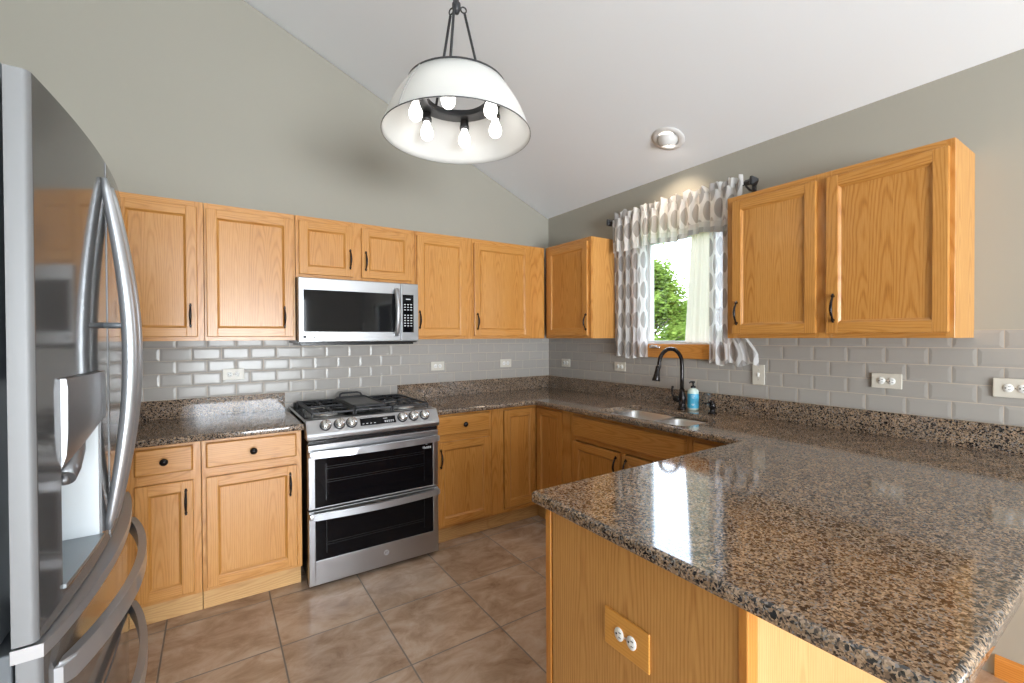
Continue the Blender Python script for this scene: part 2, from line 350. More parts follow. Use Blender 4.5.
prism(bm, [(XL-0.1, 2.2), (CX0, 2.2), (CX0, roofz(CX0)), (XL-0.1, zt+0.04)], YR-0.12, YR, 'y')
prism(bm, [(CX1, 2.2), (0.12, 2.2), (0.12, ZC-0.052), (CX1, roofz(CX1))], YR-0.12, YR, 'y')
box(bm, CX0, CX1, YR-0.12, YR, 2.2, CZ0); prism(bm, [(CX0, CZ1), (CX1, CZ1), (CX1, roofz(CX1)), (CX0, roofz(CX0))], YR-0.12, YR, 'y')
struct('wall_rear', bm, WALLP)
# window in the rear wall (window_2), dining window (window_3)
def framed_glass(name, M, w, h, mull=1):
    """window in local x (width) / z (height), thickness along y"""
    bm = bmesh.new(); t = 0.05
    for a, b, c, d in [(0, w, 0, t), (0, w, h-t, h), (0, t, t, h-t), (w-t, w, t, h-t)] + [(w*k/(mull+1)-t/2, w*k/(mull+1)+t/2, t, h-t) for k in range(1, mull+1)]:
        box(bm, a, b, -0.03, 0.03, c, d, 0.004)
    o = struct(name, bm, WHITE); o.matrix_world = M
    g = bmesh.new(); box(g, t*0.8, w-t*0.8, -0.003, 0.003, t*0.8, h-t*0.8); obj('glass_pane', g, GLASS, o)
    return o
framed_glass('window_2', Matrix.Translation((HX0, YR-0.06, HZ0)), HX1-HX0, HZ1-HZ0, 1)
framed_glass('window_4_added', Matrix.Translation((CX0, YR-0.06, CZ0)), CX1-CX0, CZ1-CZ0, 1)  # added high window, there only to even out the room light
framed_glass('window_3', Matrix.Translation((0.06, DY0, DZ0)) @ Matrix.Rotation(PI/2, 4, 'Z'), DY1-DY0, DZ1-DZ0, 1)
# ground outside
bm = bmesh.new(); box(bm, 0.3, 60, -40, 40, -0.6, -0.5); tag(struct('ground', bm, mat('lawn_green', (0.10, 0.20, 0.05), 0.9)), 'green lawn outside the kitchen window', 'lawn')

# baseboards
def baseboard(name, loc, length, rotz):
    bm = bmesh.new(); prism(bm, [(0, 0), (-0.014, 0), (-0.014, 0.068), (-0.008, 0.082), (0, 0.086)], 0, length, 'x'); o = struct(name, bm, TRIMYH, None, loc); o.rotation_euler = (0, 0, rotz); return o
baseboard('baseboard_right', (-0.0005, -2.905, 0), 4.28, -PI/2)
baseboard('baseboard_left', (XL+0.0005, -7.19, 0), 4.6, PI/2)

# bevelled subway tiles, one mesh per wall
def tiles(name, length, z0, rows, phase, parent, loc, rotz, cut):
    bm = bmesh.new(); g = 0.0015; TW, TH = 0.1524, 0.0762
    def tile(x0, x1, za, zb):
        if x1-x0 < 0.008 or zb-za < 0.008: return
        d0, d1, bv = 0.004, 0.0056, 0.012
        bx = min(bv, (x1-x0)/3); bz = min(bv, (zb-za)/3)
        A = [bm.verts.new(p) for p in ((x0, -0.001, za), (x1, -0.001, za), (x1, -0.001, zb), (x0, -0.001, zb))]
        B = [bm.verts.new(p) for p in ((x0, -d0, za), (x1, -d0, za), (x1, -d0, zb), (x0, -d0, zb))]
        C_ = [bm.verts.new(p) for p in ((x0+bx, -d1, za+bz), (x1-bx, -d1, za+bz), (x1-bx, -d1, zb-bz), (x0+bx, -d1, zb-bz))]
        for P_, Q in ((A, B), (B, C_)):
            for k in range(4): bm.faces.new((P_[k], P_[(k+1) % 4], Q[(k+1) % 4], Q[k])).material_index = 0
        bm.faces.new(C_).material_index = 0
    for r in range(rows):
        za = z0 + r*TH; zb = za+TH
        x = phase + (TW/2 if r % 2 else 0)
        while x > 0: x -= TW
        while x < length:
            a, b = max(x, 0), min(x+TW, length)
            for (c0, c1, ct, cb) in cut(a, b, za, zb) if cut else [(a, b, zb, za)]:
                if c1 > c0: tile(c0+g, c1-g, cb+g, ct-g)
            x += TW
    [box(bm, p, q, -0.0035, -0.0002, z0, zz, 0, 1) for p, q, zz in ([(0, length, z0+rows*TH)] if not cut else [(0, 1.034, z0+rows*TH), (1.034, 1.816, 1.232), (1.816, length, z0+rows*TH)])]
    o = obj(name, bm, [TILEM, GROUT], parent, loc, (0, 0, rotz)); return o
ZT = 1.0235
tiles('tile_backsplash', 3.62, ZT-0.1524, 7, 3.62-24*0.1524+0.076, wall_back, (-3.62, 0, 0), 0, None)
def cut_right(a, b, za, zb):
    # leave out what the window casing covers
    if b > 1.036 and a < 1.814 and zb > 1.234:
        out = [(a, min(b, 1.034), zb, za)] if a < 1.034 else []
        if b > 1.816: out.append((max(a, 1.816), b, zb, za))
        if za < 1.232: out.append((max(a, 1.036) if a < 1.036 else a, min(b, 1.814), 1.232, za))
        return out
    return [(a, b, zb, za)]
tiles('tile_backsplash', 3.22, ZT, 5, 0.030, wall_right, (0, 0, 0), -PI/2, cut_right)

# ================================================================ CABINETS
def hw_pull(parent, loc, L_=0.125):
    """bow pull, bronze: forked feet, arched grip"""
    bm = bmesh.new(); h = L_/2; pts = []; rs = []
    for k in range(13):
        t = -1 + 2*k/12; pts.append((0, -0.006 - 0.022*(1-t*t), t*h*0.86)); rs.append(0.0042 + 0.0022*(1-t*t)**2)
    tube(bm, pts, rs, 10)
    for s in (-1, 1):
        lathe(bm, [(0.0065, 0), (0.0065, 0.004), (0.004, 0.012), (0.0045, 0.016)], 10, Matrix.Translation((0, 0, s*h*0.86)) @ Matrix.Rotation(PI/2, 4, 'X'))
        tube(bm, [(0, -0.005, s*h*0.84), (0, -0.004, s*h*0.95), (0, -0.007, s*h)], [0.004, 0.0038, 0.005], 8)
    return obj('handle', bm, BRONZE, parent, loc)
def hw_knob(parent, loc):
    bm = bmesh.new(); lathe(bm, [(0.006, 0), (0.005, 0.012), (0.015, 0.016), (0.0175, 0.022), (0.014, 0.029), (0.0, 0.031)], 20, Matrix.Rotation(PI/2, 4, 'X'))
    return obj('knob', bm, BRONZE, parent, loc)
def door(parent, x0, x1, z0, z1, yf, pull=None, name='door', sw=0.052, th=0.019):
    """frame and recessed panel door; front face at y = yf - th; pull = (x, z) in parent coords"""
    cx, cz = (x0+x1)/2, (z0+z1)/2; w, h = x1-x0, z1-z0; X, Z = w/2, h/2; bm = bmesh.new(); b = 0.004
    box(bm, -X, -X+sw, -th, 0, -Z, Z, b, 0); box(bm, X-sw, X, -th, 0, -Z, Z, b, 0)
    box(bm, -X+sw-0.004, X-sw+0.004, -th+0.0006, 0, Z-sw, Z, b, 1); box(bm, -X+sw-0.004, X-sw+0.004, -th+0.0006, 0, -Z, -Z+sw, b, 1)
    # sloping inner bead
    xi, zi = X-sw, Z-sw; q = 0.009
    o_ = [(-xi, -zi), (xi, -zi), (xi, zi), (-xi, zi)]; i_ = [(-xi+q, -zi+q), (xi-q, -zi+q), (xi-q, zi-q), (-xi+q, zi-q)]
    A = [bm.verts.new((p[0], -th+0.003, p[1])) for p in o_]; B = [bm.verts.new((p[0], -th+0.0105, p[1])) for p in i_]
    for k in range(4): bm.faces.new((A[k], A[(k+1) % 4], B[(k+1) % 4], B[k])).material_index = k % 2 ^ 1
    box(bm, -xi-0.002, xi+0.002, -th+0.0103, -0.001, -zi-0.002, zi+0.002, 0, 0)
    o = obj(name, bm, [OAKV, OAKH], parent, (cx, yf-0.0005, cz))
    if pull: hw_pull(o, (pull[0]-cx, -th, pull[1]-cz))
    return o
def drawer(parent, x0, x1, z0, z1, yf, knob=True, name='drawer', th=0.019):
    cx, cz = (x0+x1)/2, (z0+z1)/2; X, Z = (x1-x0)/2, (z1-z0)/2; bm = bmesh.new()
    box(bm, -X, X, -th*0.55, 0, -Z, Z, 0.002, 0); box(bm, -X+0.002, X-0.002, -th, -th*0.3, -Z+0.002, Z-0.002, 0.007, 0, seg=3)
    o = obj(name, bm, [OAKH], parent, (cx, yf-0.0005, cz))
    if knob: hw_knob(o, (0, -th, 0))
    return o
def carcass(parent, w, depth, z0, z1, stiles, rails, ft=0.019, side=OAKY, ctop=None):
    """closed box plus face frame. stiles: (x0,x1[,z0,z1]); rails: (x0,x1,z0,z1)"""
    bm = bmesh.new(); box(bm, 0.0006, w-0.0006, -depth+ft, -0.0005, z0, ctop or z1, 0)
    obj('carcass', bm, [side], parent)
    bm = bmesh.new()
    for s in stiles:
        a, b = s[:2]; c, d = (s[2:] if len(s) > 2 else (z0, z1)); box(bm, a, b, -depth, -depth+ft, c, d, 0.0012, 0, seg=1)
    for a, b, c, d in rails: box(bm, a+0.003, b-0.003, -depth+0.0004, -depth+ft, c, d, 0.0006, 1, seg=1)
    return obj('face_frame', bm, [OAKV, OAKH], parent)
UB, UT, UD = 1.372, 2.134, 0.32
def upper(label, x0, w, doors, group='oak wall cabinets', zb=UB, right=False, dep=UD, st=None, extra=None):
    loc = (0, x0, 0) if right else (x0, 0, 0)
    t = thing('wall_cabinet', label, 'cabinet', loc, -PI/2 if right else 0, group)
    D = dep; lo = 0.026; hi = 0.026
    xs = [(0.0006, doors[0][0]+0.012), (doors[-1][1]-0.012, w-0.0006)] + [(a[1]-0.012, b[0]+0.012) for a, b in zip(doors, doors[1:])]
    carcass(t, w, D, zb, UT, xs, [(0.0006, w-0.0006, zb, zb+0.038), (0.0006, w-0.0006, UT-0.045, UT)])
    for (a, b, px, pz) in doors: door(t, a, b, zb+0.022, UT-0.03, -D, (px, pz))
    return t
# back wall, left to right
t = upper('oak wall cabinet with one door hidden behind the steel fridge', -3.60, 0.535, [(0.02, 0.50, 0.465, 1.51)])
t = upper('oak wall cabinet, leftmost one with its door showing beside the fridge', -3.063, 0.390, [(0.012, 0.360, 0.328, 1.51)])
t = upper('oak wall cabinet with one wide door, directly left of the microwave', -2.672, 0.457, [(0.010, 0.446, 0.395, 1.51)])
t = upper('short oak wall cabinet with two small doors above the microwave', -2.213, 0.763, [(0.018, 0.340, 0.319, 1.89), (0.392, 0.735, 0.418, 1.887)], zb=1.755)
t = upper('oak wall cabinet with one door, directly right of the microwave', -1.449, 0.454, [(0.010, 0.394, 0.025, 1.51)])
t = upper('oak wall cabinet with one door, left of the inside corner', -0.994, 0.694, [(0.012, 0.528, 0.035, 1.505)])
UR = 0.285
t = upper('oak corner wall cabinet on the window wall, left of the curtained window', -0.322, 0.548, [(0.042, 0.520, 0.500+0.03-0.018, 1.495)], right=True, dep=UR)
t = thing('wall_cabinet', 'large double-door oak wall cabinet right of the curtained window', 'cabinet', (0, -1.933, 0), -PI/2, 'oak wall cabinets')
carcass(t, 0.907, UR, UB, UT, [(0.0006, 0.055), (0.43, 0.50), (0.88, 0.9064)], [(0.0006, 0.9064, UB, UB+0.04), (0.0006, 0.9064, UT-0.045, UT)], side=OAKY)
door(t, 0.035, 0.440, UB+0.022, UT-0.03, -UR, (0.064, 1.507), sw=0.05)
door(t, 0.480, 0.893, UB+0.022, UT-0.03, -UR, (0.512, 1.507), sw=0.05)

BD, BT, BZ0 = 0.605, 0.880, 0.115
def base(label, origin, rot, w, fronts, stiles, group=None, depth=BD, toe=True, name='base_cabinet', rails=None, toew=None, ctop=None):
    t = thing(name, label, 'cabinet', (*origin, 0), rot, 'oak base cabinets')
    carcass(t, w, depth, BZ0, BT-0.002, stiles, rails or [(0.0006, w-0.0006, BZ0, BZ0+0.045), (0.0006, w-0.0006, BT-0.03, BT-0.002), (0.0006, w-0.0006, 0.69, 0.735)], ctop=ctop)
    if toe:
        a, b = toew or (0.001, w-0.001)
        bm = bmesh.new(); box(bm, a, b, -depth+0.055, -depth+0.068, 0.001, BZ0, 0.001); obj('toe_kick', bm, [TOEW], t)
    for f in fronts:
        if f[0] == 'door': door(t, *f[1:5], -depth, f[5] if len(f) > 5 else None)
        elif f[0] == 'drawer': drawer(t, *f[1:5], -depth)
        elif f[0] == 'false': drawer(t, *f[1:5], -depth, False, 'false_front')
    return t
base('oak base cabinet in the left corner, mostly hidden behind the fridge', (-3.62, 0), 0, 0.638, [('door', 0.03, 0.61, 0.135, 0.69, (0.57, 0.59)), ('drawer', 0.03, 0.61, 0.735, 0.862)], [(0.0006, 0.05), (0.595, 0.637)])
base('narrow oak base cabinet with one drawer, beside the fridge', (-2.98, 0), 0, 0.29, [('door', 0.033, 0.258, 0.135, 0.69, (0.228, 0.588)), ('drawer', 0.033, 0.258, 0.735, 0.862)], [(0.0006, 0.046), (0.245, 0.289)])
base('wide oak base cabinet with one drawer, directly left of the stove', (-2.689, 0), 0, 0.458, [('door', 0.018, 0.432, 0.135, 0.69, (0.397, 0.588)), ('drawer', 0.018, 0.432, 0.735, 0.862)], [(0.0006, 0.03), (0.42, 0.457)])
base('oak base cabinet with one drawer, directly right of the stove', (-1.440, 0), 0, 0.44, [('door', 0.014, 0.418, 0.135, 0.69, (0.040, 0.585)), ('drawer', 0.014, 0.418, 0.735, 0.862)], [(0.0006, 0.03), (0.405, 0.439)])
# L-shaped corner cabinet with a folded corner door
t = thing('corner_cabinet', 'oak corner base cabinet with folded door in the inside corner', 'cabinet', (0, 0, 0))
bm = bmesh.new()
prism(bm, [(-0.999, -0.001), (-0.001, -0.001), (-0.001, -0.999), (-0.586, -0.999), (-0.586, -0.586), (-0.999, -0.586)], BZ0, BT-0.002, 'z'); obj('carcass', bm, [OAKY], t)
bm = bmesh.new()
box(bm, -0.999, -0.90, -BD, -0.5865, BZ0, BT-0.002, 0.001, 0, seg=1); box(bm, -BD, -0.5865, -0.999, -0.915, BZ0, BT-0.002, 0.001, 0, seg=1)
for z0_, z1_ in ((BZ0, 0.140), (0.858, BT-0.002)):
    box(bm, -0.90, -0.5865, -BD, -0.587, z0_, z1_, 0.0005, 1, seg=1); box(bm, -BD, -0.587, -0.915, -BD, z0_, z1_, 0.0005, 1, seg=1)
obj('face_frame', bm, [OAKV, OAKH], t)
d1 = thing_leaf = bpy.data.objects.new('hinge_side', None); COL.objects.link(d1); d1.parent = t
door(d1, -0.893, -0.612, 0.143, 0.855, -0.5895)
d2 = bpy.data.objects.new('hinge_side', None); COL.objects.link(d2); d2.parent = t; d2.rotation_euler = (0, 0, -PI/2)
door(d2, 0.612, 0.908, 0.143, 0.855, -0.5895)
for d in (d1, d2):
    for c in list(d.children):
        c.parent = t; c.rotation_euler = d.rotation_euler
        if d is d2: c.location = Matrix.Rotation(-PI/2, 3, 'Z') @ c.location
    bpy.data.objects.remove(d)
bm = bmesh.new(); box(bm, -0.999, -0.545, -0.55, -0.537, 0.001, BZ0, 0.001); box(bm, -0.55, -0.537, -0.999, -0.545, 0.001, BZ0, 0.001); obj('toe_kick', bm, [TOEW], t)
# right wall run
base('oak sink base cabinet with long false drawer front', (0, -1.002), -PI/2, 0.932, [('false', 0.038, 0.902, 0.720, 0.855), ('door', 0.038, 0.455, 0.135, 0.685, (0.43, 0.60)), ('door', 0.475, 0.902, 0.135, 0.685, (0.51, 0.60))], [(0.0006, 0.05), (0.89, 0.931), (0.45, 0.48, BZ0, 0.69)], ctop=0.66)
base('oak base cabinet between the sink cabinet and the peninsula', (0, -1.935), -PI/2, 0.30, [('drawer', 0.015, 0.28, 0.735, 0.855), ('door', 0.015, 0.28, 0.135, 0.69, (0.05, 0.59))], [(0.0006, 0.03), (0.27, 0.299)])

# peninsula base
t = thing('peninsula_cabinet', 'oak peninsula base cabinet under the speckled granite overhang', 'cabinet', (0, 0, 0))
PX0, PY0, PY1 = -1.80, -2.252, -2.872
bm = bmesh.new(); box(bm, PX0+0.02, -0.001, PY1+0.02, PY0-0.02, 0.001, BT-0.002); obj('carcass', bm, [OAKV], t)
bm = bmesh.new(); box(bm, -0.009, 0.009, -0.2845, 0.2845, -0.4385, 0.4385, 0.001); obj('end_panel', bm, [OAKY], t, (PX0+0.0105, -2.5685, 0.4395))
bm = bmesh.new(); box(bm, -0.013, 0.013, -0.012, 0.012, -0.4385, 0.4385, 0.002); o = obj('corner_trim', bm, [TRIMO], t, (PX0+0.0125, PY0-0.0125, 0.4395))
bm = bmesh.new(); box(bm, -0.019, 0.019, -0.010, 0.010, -0.4385, 0.4385, 0.003); o = obj('corner_trim', bm, [TRIMO], t, (PX0+0.0165, PY1+0.0095, 0.4395))
bm = bmesh.new(); box(bm, -0.87, 0.87, -0.006, 0.006, -0.4385, 0.4385, 0.001); o = obj('back_panel', bm, [PALE], t, (-0.886, PY1+0.0125, 0.4395)); o['label'] = 'paler oak panel facing the dining side'
f = bpy.data.objects.new('kitchen_side', None)
for k in range(2):   # kitchen-side fronts
    a = 0.70 + k*0.53
    dd = door(t, a, a+0.50, 0.135, 0.69, 0, (a+0.46, 0.59)); dd.rotation_euler = (0, 0, PI); dd.location = (-(a+0.25), PY0-0.0195, dd.location.z)
    dw = drawer(t, a, a+0.50, 0.735, 0.862, 0); dw.rotation_euler = (0, 0, PI); dw.location = (-(a+0.25), PY0-0.0195, dw.location.z)
bpy.data.objects.remove(f)

# ================================================================ COUNTERTOPS
def rounded(poly, rads, seg=6):
    out = []; n = len(poly)
    for i, p in enumerate(poly):
        r = rads[i] if isinstance(rads, (list, tuple)) else rads
        P = Vector(p); A = Vector(poly[i-1]); B = Vector(poly[(i+1) % n])
        if r <= 0: out.append(tuple(P)); continue
        da = (A-P).normalized(); db = (B-P).normalized(); c = P + (da+db)*r
        a0 = math.atan2(*(P+da*r-c).yx); a1 = math.atan2(*(P+db*r-c).yx); d = (a1-a0+PI) % (2*PI)-PI
        for k in range(seg+1): out.append((c.x+r*math.cos(a0+d*k/seg), c.y+r*math.sin(a0+d*k/seg)))
    return out
def offset(loop, d):
    """inward offset for CCW loop"""
    n = len(loop); out = []
    for i in range(n):
        p0, p1, p2 = Vector(loop[i-1]), Vector(loop[i]), Vector(loop[(i+1) % n])
        n1 = (p1-p0).normalized(); n2 = (p2-p1).normalized(); n1 = Vector((-n1.y, n1.x)); n2 = Vector((-n2.y, n2.x))
        m = (n1+n2); m = m/max(m.dot(n1), 0.3); q = p1+m*d; out.append((q.x, q.y))
    return out
def ccw(l):
    a = sum(l[i-1][0]*l[i][1]-l[i][0]*l[i-1][1] for i in range(len(l))); return l if a > 0 else l[::-1]
def slab(loop, hole, z0, z1, r=0.012):
    bm = bmesh.new(); loop = ccw(loop); prof = [(0, z0+r*0.5)]
    prof = [(r*0.5, z0), (0.0015, z0+r*0.25), (0, z0+r*0.5), (0, z1-r)] + [(r-r*math.cos(t), z1-r+r*math.sin(t)) for t in (PI/8, PI/4, 3*PI/8, PI/2)]
    rings = [[bm.verts.new((x, y, z)) for x, y in offset(loop, d)] for d, z in prof]
    n = len(loop)
    for A, B in zip(rings, rings[1:]):
        for k in range(n): bm.faces.new((A[k], A[(k+1) % n], B[(k+1) % n], B[k])).smooth = True
    def fill(ring, hl):
        es = [bm.edges.get((ring[k], ring[(k+1) % n])) for k in range(n)]
        if hl: es += [bm.edges.get((hl[k], hl[(k+1) % len(hl)])) for k in range(len(hl))]
        bmesh.ops.triangle_fill(bm, use_beauty=True, use_dissolve=False, edges=es)
    if hole:
        hole = ccw(hole); m = len(hole)
        H = [[bm.verts.new((x, y, z)) for x, y in offset(hole, -d)] for d, z in ((0, z0), (0, z1-0.004), (0.0015, z1-0.001), (0.004, z1))]
        for A, B in zip(H, H[1:]):
            for k in range(m): bm.faces.new((A[k], A[(k+1) % m], B[(k+1) % m], B[k]))
        fill(rings[-1], H[-1]); fill(rings[0], H[0])
    else: fill(rings[-1], None); fill(rings[0], None)
    return bm
CT = 0.914; C0 = 0.880; FX = -0.655; FY = -0.65; PXE, PYA, PYB = -1.832, -2.218, -3.160
SX0, SX1, SY0, SY1 = -0.600, -0.225, -1.885, -1.225
outer = rounded([(-0.0005, -0.0005), (-1.444, -0.0005), (-1.444, FY), (FX, FY), (FX, PYA), (PXE, PYA), (PXE, PYB), (-0.0005, PYB)], [0, 0, 0.004, 0.02, 0.02, 0.012, 0.014, 0.0])
hole = rounded([(SX0, SY0), (SX1, SY0), (SX1, SY1), (SX0, SY1)], 0.05)
ct = obj('countertop', slab(outer, hole, C0, CT), GRAN); tag(ct, 'speckled brown granite countertop running round the corner onto the peninsula', 'countertop', 'granite countertops')
bm = bmesh.new()
box(bm, -1.473, -0.021, -0.020, -0.0098, CT-0.001, ZT+0.001, 0.0015, seg=1); box(bm, -1.473, -0.021, -0.0098, -0.001, CT-0.001, ZT-0.001, 0)
box(bm, -0.020, -0.001, -3.16, -0.0005, CT-0.001, ZT-0.0005, 0.0015, seg=1)
obj('granite_upstand', bm, GRAN, ct)
cl = obj('countertop', slab(rounded([(-2.222, -0.0005), (-3.645, -0.0005), (-3.645, FY), (-2.222, FY)], [0, 0, 0, 0.006]), None, C0, CT), GRAN)
tag(cl, 'short speckled brown granite countertop between fridge and stove', 'countertop', 'granite countertops')
bm = bmesh.new(); box(bm, -3.645, -2.242, -0.020, -0.0005, CT-0.001, ZT, 0.0015, seg=1); obj('granite_upstand', bm, GRAN, cl)

# ================================================================ SINK, FAUCET, BOTTLES
t = thing('kitchen_sink', 'stainless double-bowl sink set under the granite below the window', 'sink', (0, 0, 0))
def bowl(x0, x1, y0, y1, depth, r=0.06):
    bm = bmesh.new(); lp = ccw(rounded([(x0, y0), (x1, y0), (x1, y1), (x0, y1)], r, 8))
    prof = [(-0.012, C0-0.001), (0, C0-0.001), (0.004, C0-0.006), (0.008, C0-depth+0.04), (0.02, C0-depth+0.012), (0.05, C0-depth)]
    rings = [[bm.verts.new((x, y, z)) for x, y in offset(lp, d)] for d, z in prof]
    for A, B in zip(rings, rings[1:]):
        for k in range(len(lp)): bm.faces.new((A[k], A[(k+1) % len(lp)], B[(k+1) % len(lp)], B[k])).smooth = True
    bm.faces.new(rings[-1])
    o = obj('bowl', bm, SINKM, t); m = o.modifiers.new('s', 'SOLIDIFY'); m.thickness = 0.0015; m.offset = -1
    bm = bmesh.new(); lathe(bm, [(0.045, 0), (0.043, 0.003), (0.03, 0.001), (0.0, 0.0015)], 24, Matrix.Translation(((x0+x1)/2, (y0+y1)/2, C0-depth+0.001))); obj('drain', bm, CHROME, t)
bowl(SX0+0.003, SX1-0.003, -1.565, SY1-0.003, 0.19); bowl(SX0+0.003, SX1-0.03, SY0+0.003, -1.59, 0.15)
bm = bmesh.new(); box(bm, SX0+0.006, SX1-0.006, -1.590, -1.565, C0-0.03, C0-0.012, 0.004); obj('divider', bm, SINKM, t)

FXB, FYB = -0.13, -1.535
t = thing('kitchen_faucet', 'tall dark bronze gooseneck faucet with pull-down spray head behind the sink', 'faucet', (FXB, FYB, CT))
bm = bmesh.new(); lathe(bm, [(0.030, 0.0005), (0.030, 0.008), (0.024, 0.014), (0.020, 0.03), (0.022, 0.05), (0.026, 0.07), (0.021, 0.095), (0.017, 0.11), (0.0165, 0.13)], 24); obj('base', bm, BRONZE, t)
bm = bmesh.new(); pts = [(0, 0, 0.12), (0, 0, 0.20), (0, 0, 0.28)]
R0 = 0.095
for k in range(1, 13): a = PI*k/12*1.04; pts.append((-R0+R0*math.cos(a), 0.15*(R0-R0*math.cos(a)), 0.295+R0*math.sin(a)))
pts.append((-0.197, 0.03, 0.262)); tube(bm, pts, 0.0125, 14); obj('spout', bm, BRONZE, t)
bm = bmesh.new(); tube(bm, [(-0.195, 0.03, 0.285), (-0.200, 0.031, 0.262), (-0.208, 0.032, 0.225), (-0.213, 0.033, 0.198), (-0.214, 0.033, 0.192)], [0.0145, 0.015, 0.019, 0.025, 0.022], 16); obj('spray_head', bm, BRONZE, t)
bm = bmesh.new(); tube(bm, [(0, 0, 0.062), (-0.005, 0.035, 0.064), (-0.006, 0.055, 0.066), (-0.007, 0.062, 0.066)], [0.02, 0.021, 0.017, 0.008], 16)
tube(bm, [(-0.006, 0.058, 0.068), (-0.010, 0.068, 0.095), (-0.012, 0.066, 0.125), (-0.012, 0.060, 0.145)], [0.006, 0.0055, 0.0065, 0.008], 10); obj('lever_handle', bm, BRONZE, t)

def soap_mats():
    liq = mat('pale_clear_bottle_plastic', lin(206, 224, 218), 0.2); liq2 = mat('blue_bottle_label', lin(72, 176, 214), 0.4); return liq, liq2
LQ, LB = soap_mats()
t = thing('soap_bottle', 'round blue-labelled hand soap bottle with black pump beside the faucet', 'bottle', (-0.085, -1.585, CT))
bm = bmesh.new(); lathe(bm, [(0.0, 0.0005), (0.030, 0.0005), (0.034, 0.005), (0.034, 0.118), (0.031, 0.128), (0.018, 0.135), (0.014, 0.14)], 28); obj('bottle_body', bm, LQ, t)
bm = bmesh.new(); lathe(bm, [(0.0345, 0.014), (0.0345, 0.104)], 28, cap=False); lb = obj('paper_label', bm, LB, t)
bm = bmesh.new()
for k, (wd, zz) in enumerate(((0.022, 0.092), (0.014, 0.080), (0.018, 0.040), (0.012, 0.034))):
    for j in range(5):
        a = PI+0.55 + (j-2)*wd/0.0345/5; x, y = 0.0349*math.cos(a), 0.0349*math.sin(a); Mx = Matrix.Translation((x, y, zz)) @ Matrix.Rotation(a, 4, 'Z'); box(bm, -0.0002, 0.0002, -wd/10, wd/10, -0.0015, 0.0015, 0, M=Mx)
obj('printed_lines', bm, WHITE, lb)
bm = bmesh.new(); lathe(bm, [(0.015, 0.136), (0.015, 0.152), (0.006, 0.154), (0.0055, 0.170), (0.011, 0.172), (0.011, 0.182), (0.0, 0.183)], 18)
tube(bm, [(0, 0, 0.178), (-0.02, 0.004, 0.179), (-0.030, 0.006, 0.172)], [0.006, 0.005, 0.004], 10); obj('pump', bm, BLK, t)
t = thing('soap_dispenser', 'short dark bronze built-in soap dispenser right of the blue bottle', 'dispenser', (-0.12, -1.74, CT))
bm = bmesh.new(); lathe(bm, [(0.026, 0.0005), (0.026, 0.006), (0.016, 0.012), (0.014, 0.03), (0.019, 0.036), (0.019, 0.062), (0.012, 0.070), (0.012, 0.078), (0.0, 0.080)], 20); obj('base', bm, BRONZE, t)
bm = bmesh.new(); tube(bm, [(0, 0, 0.066), (-0.03, 0.008, 0.070), (-0.052, 0.013, 0.062)], [0.008, 0.0065, 0.005], 10); obj('nozzle', bm, BRONZE, t)

# ================================================================ OUTLETS
def socket_mesh(sq=False):
    bm = bmesh.new()
    lathe(bm, [(0.0165, 0), (0.0165, 0.0025), (0.0155, 0.0035), (0.0, 0.0036)], 20, Matrix.Diagonal((1.0, 1, 0.88, 1)) @ Matrix.Rotation(PI/2, 4, 'X'), 0)
    for x in (-0.006, 0.006): box(bm, x-0.001, x+0.001, -0.0042, -0.003, 0.0, 0.008, 0, 1)
    lathe(bm, [(0.0026, 0.003), (0.0026, 0.0042)], 8, Matrix.Translation((0, 0, -0.007)) @ Matrix.Rotation(PI/2, 4, 'X'), 1)
    return bm
def outlet(label, loc, rotz, horiz=True, w=0.115, h=0.070, pm=None, kind='outlet', gap=0.0195, z=0):
    t = thing('wall_outlet' if kind == 'outlet' else 'light_switch', label, kind, loc, rotz, 'power outlets around the kitchen' if kind == 'outlet' else None)
    bm = bmesh.new()
    W_, H_ = (w, h) if horiz else (h, w)
    box(bm, -W_/2, W_/2, -0.0065, -0.0005, -H_/2, H_/2, 0.0025); obj('cover_plate', bm, pm or PLATE, t)
    if kind == 'outlet':
        for s in (-1, 1):
            o = obj('socket', socket_mesh(), [SOCK, DARK], t, (s*gap, -0.0062, 0) if horiz else (0, -0.0062, s*gap))
            if horiz: o.rotation_euler = (0, PI/2, 0)
        bm = bmesh.new(); lathe(bm, [(0.003, 0), (0.0025, 0.0012), (0, 0.0012)], 10, Matrix.Translation((0, -0.0062, 0)) @ Matrix.Rotation(PI/2, 4, 'X')); obj('screw', bm, CHROME, t)
    else:
        bm = bmesh.new(); box(bm, -0.0055, 0.0055, -0.012, -0.006, -0.012, 0.012, 0.002); obj('toggle', bm, SOCK, t)
        for s in (-1, 1):
            bm = bmesh.new(); lathe(bm, [(0.003, 0), (0.0025, 0.0012), (0, 0.0012)], 10, Matrix.Translation((0, -0.0062, s*0.03)) @ Matrix.Rotation(PI/2, 4, 'X')); obj('screw', bm, CHROME, t)
    return t
outlet('horizontal power outlet on the tiles left of the stove', (-2.530, -0.0088, 1.160), 0)
outlet('horizontal power outlet on the tiles just right of the stove', (-1.142, -0.0088, 1.156), 0)
outlet('horizontal power outlet on the back wall tiles near the inside corner', (-0.493, -0.0088, 1.156), 0)
outlet('horizontal power outlet on the window wall, under the corner wall cabinet', (-0.0088, -0.259, 1.152), -PI/2)
outlet('horizontal power outlet under the left curtain', (-0.0088, -0.900, 1.152), -PI/2)
outlet('upright white light switch on the tiles right of the window', (-0.0088, -1.960, 1.160), -PI/2, False, kind='switch')
outlet('horizontal power outlet under the large double-door wall cabinet', (-0.0088, -2.552, 1.170), -PI/2)
outlet('horizontal power outlet at the right edge of the photo, on tiles', (-0.0088, -2.958, 1.172), -PI/2, w=0.125, h=0.076)
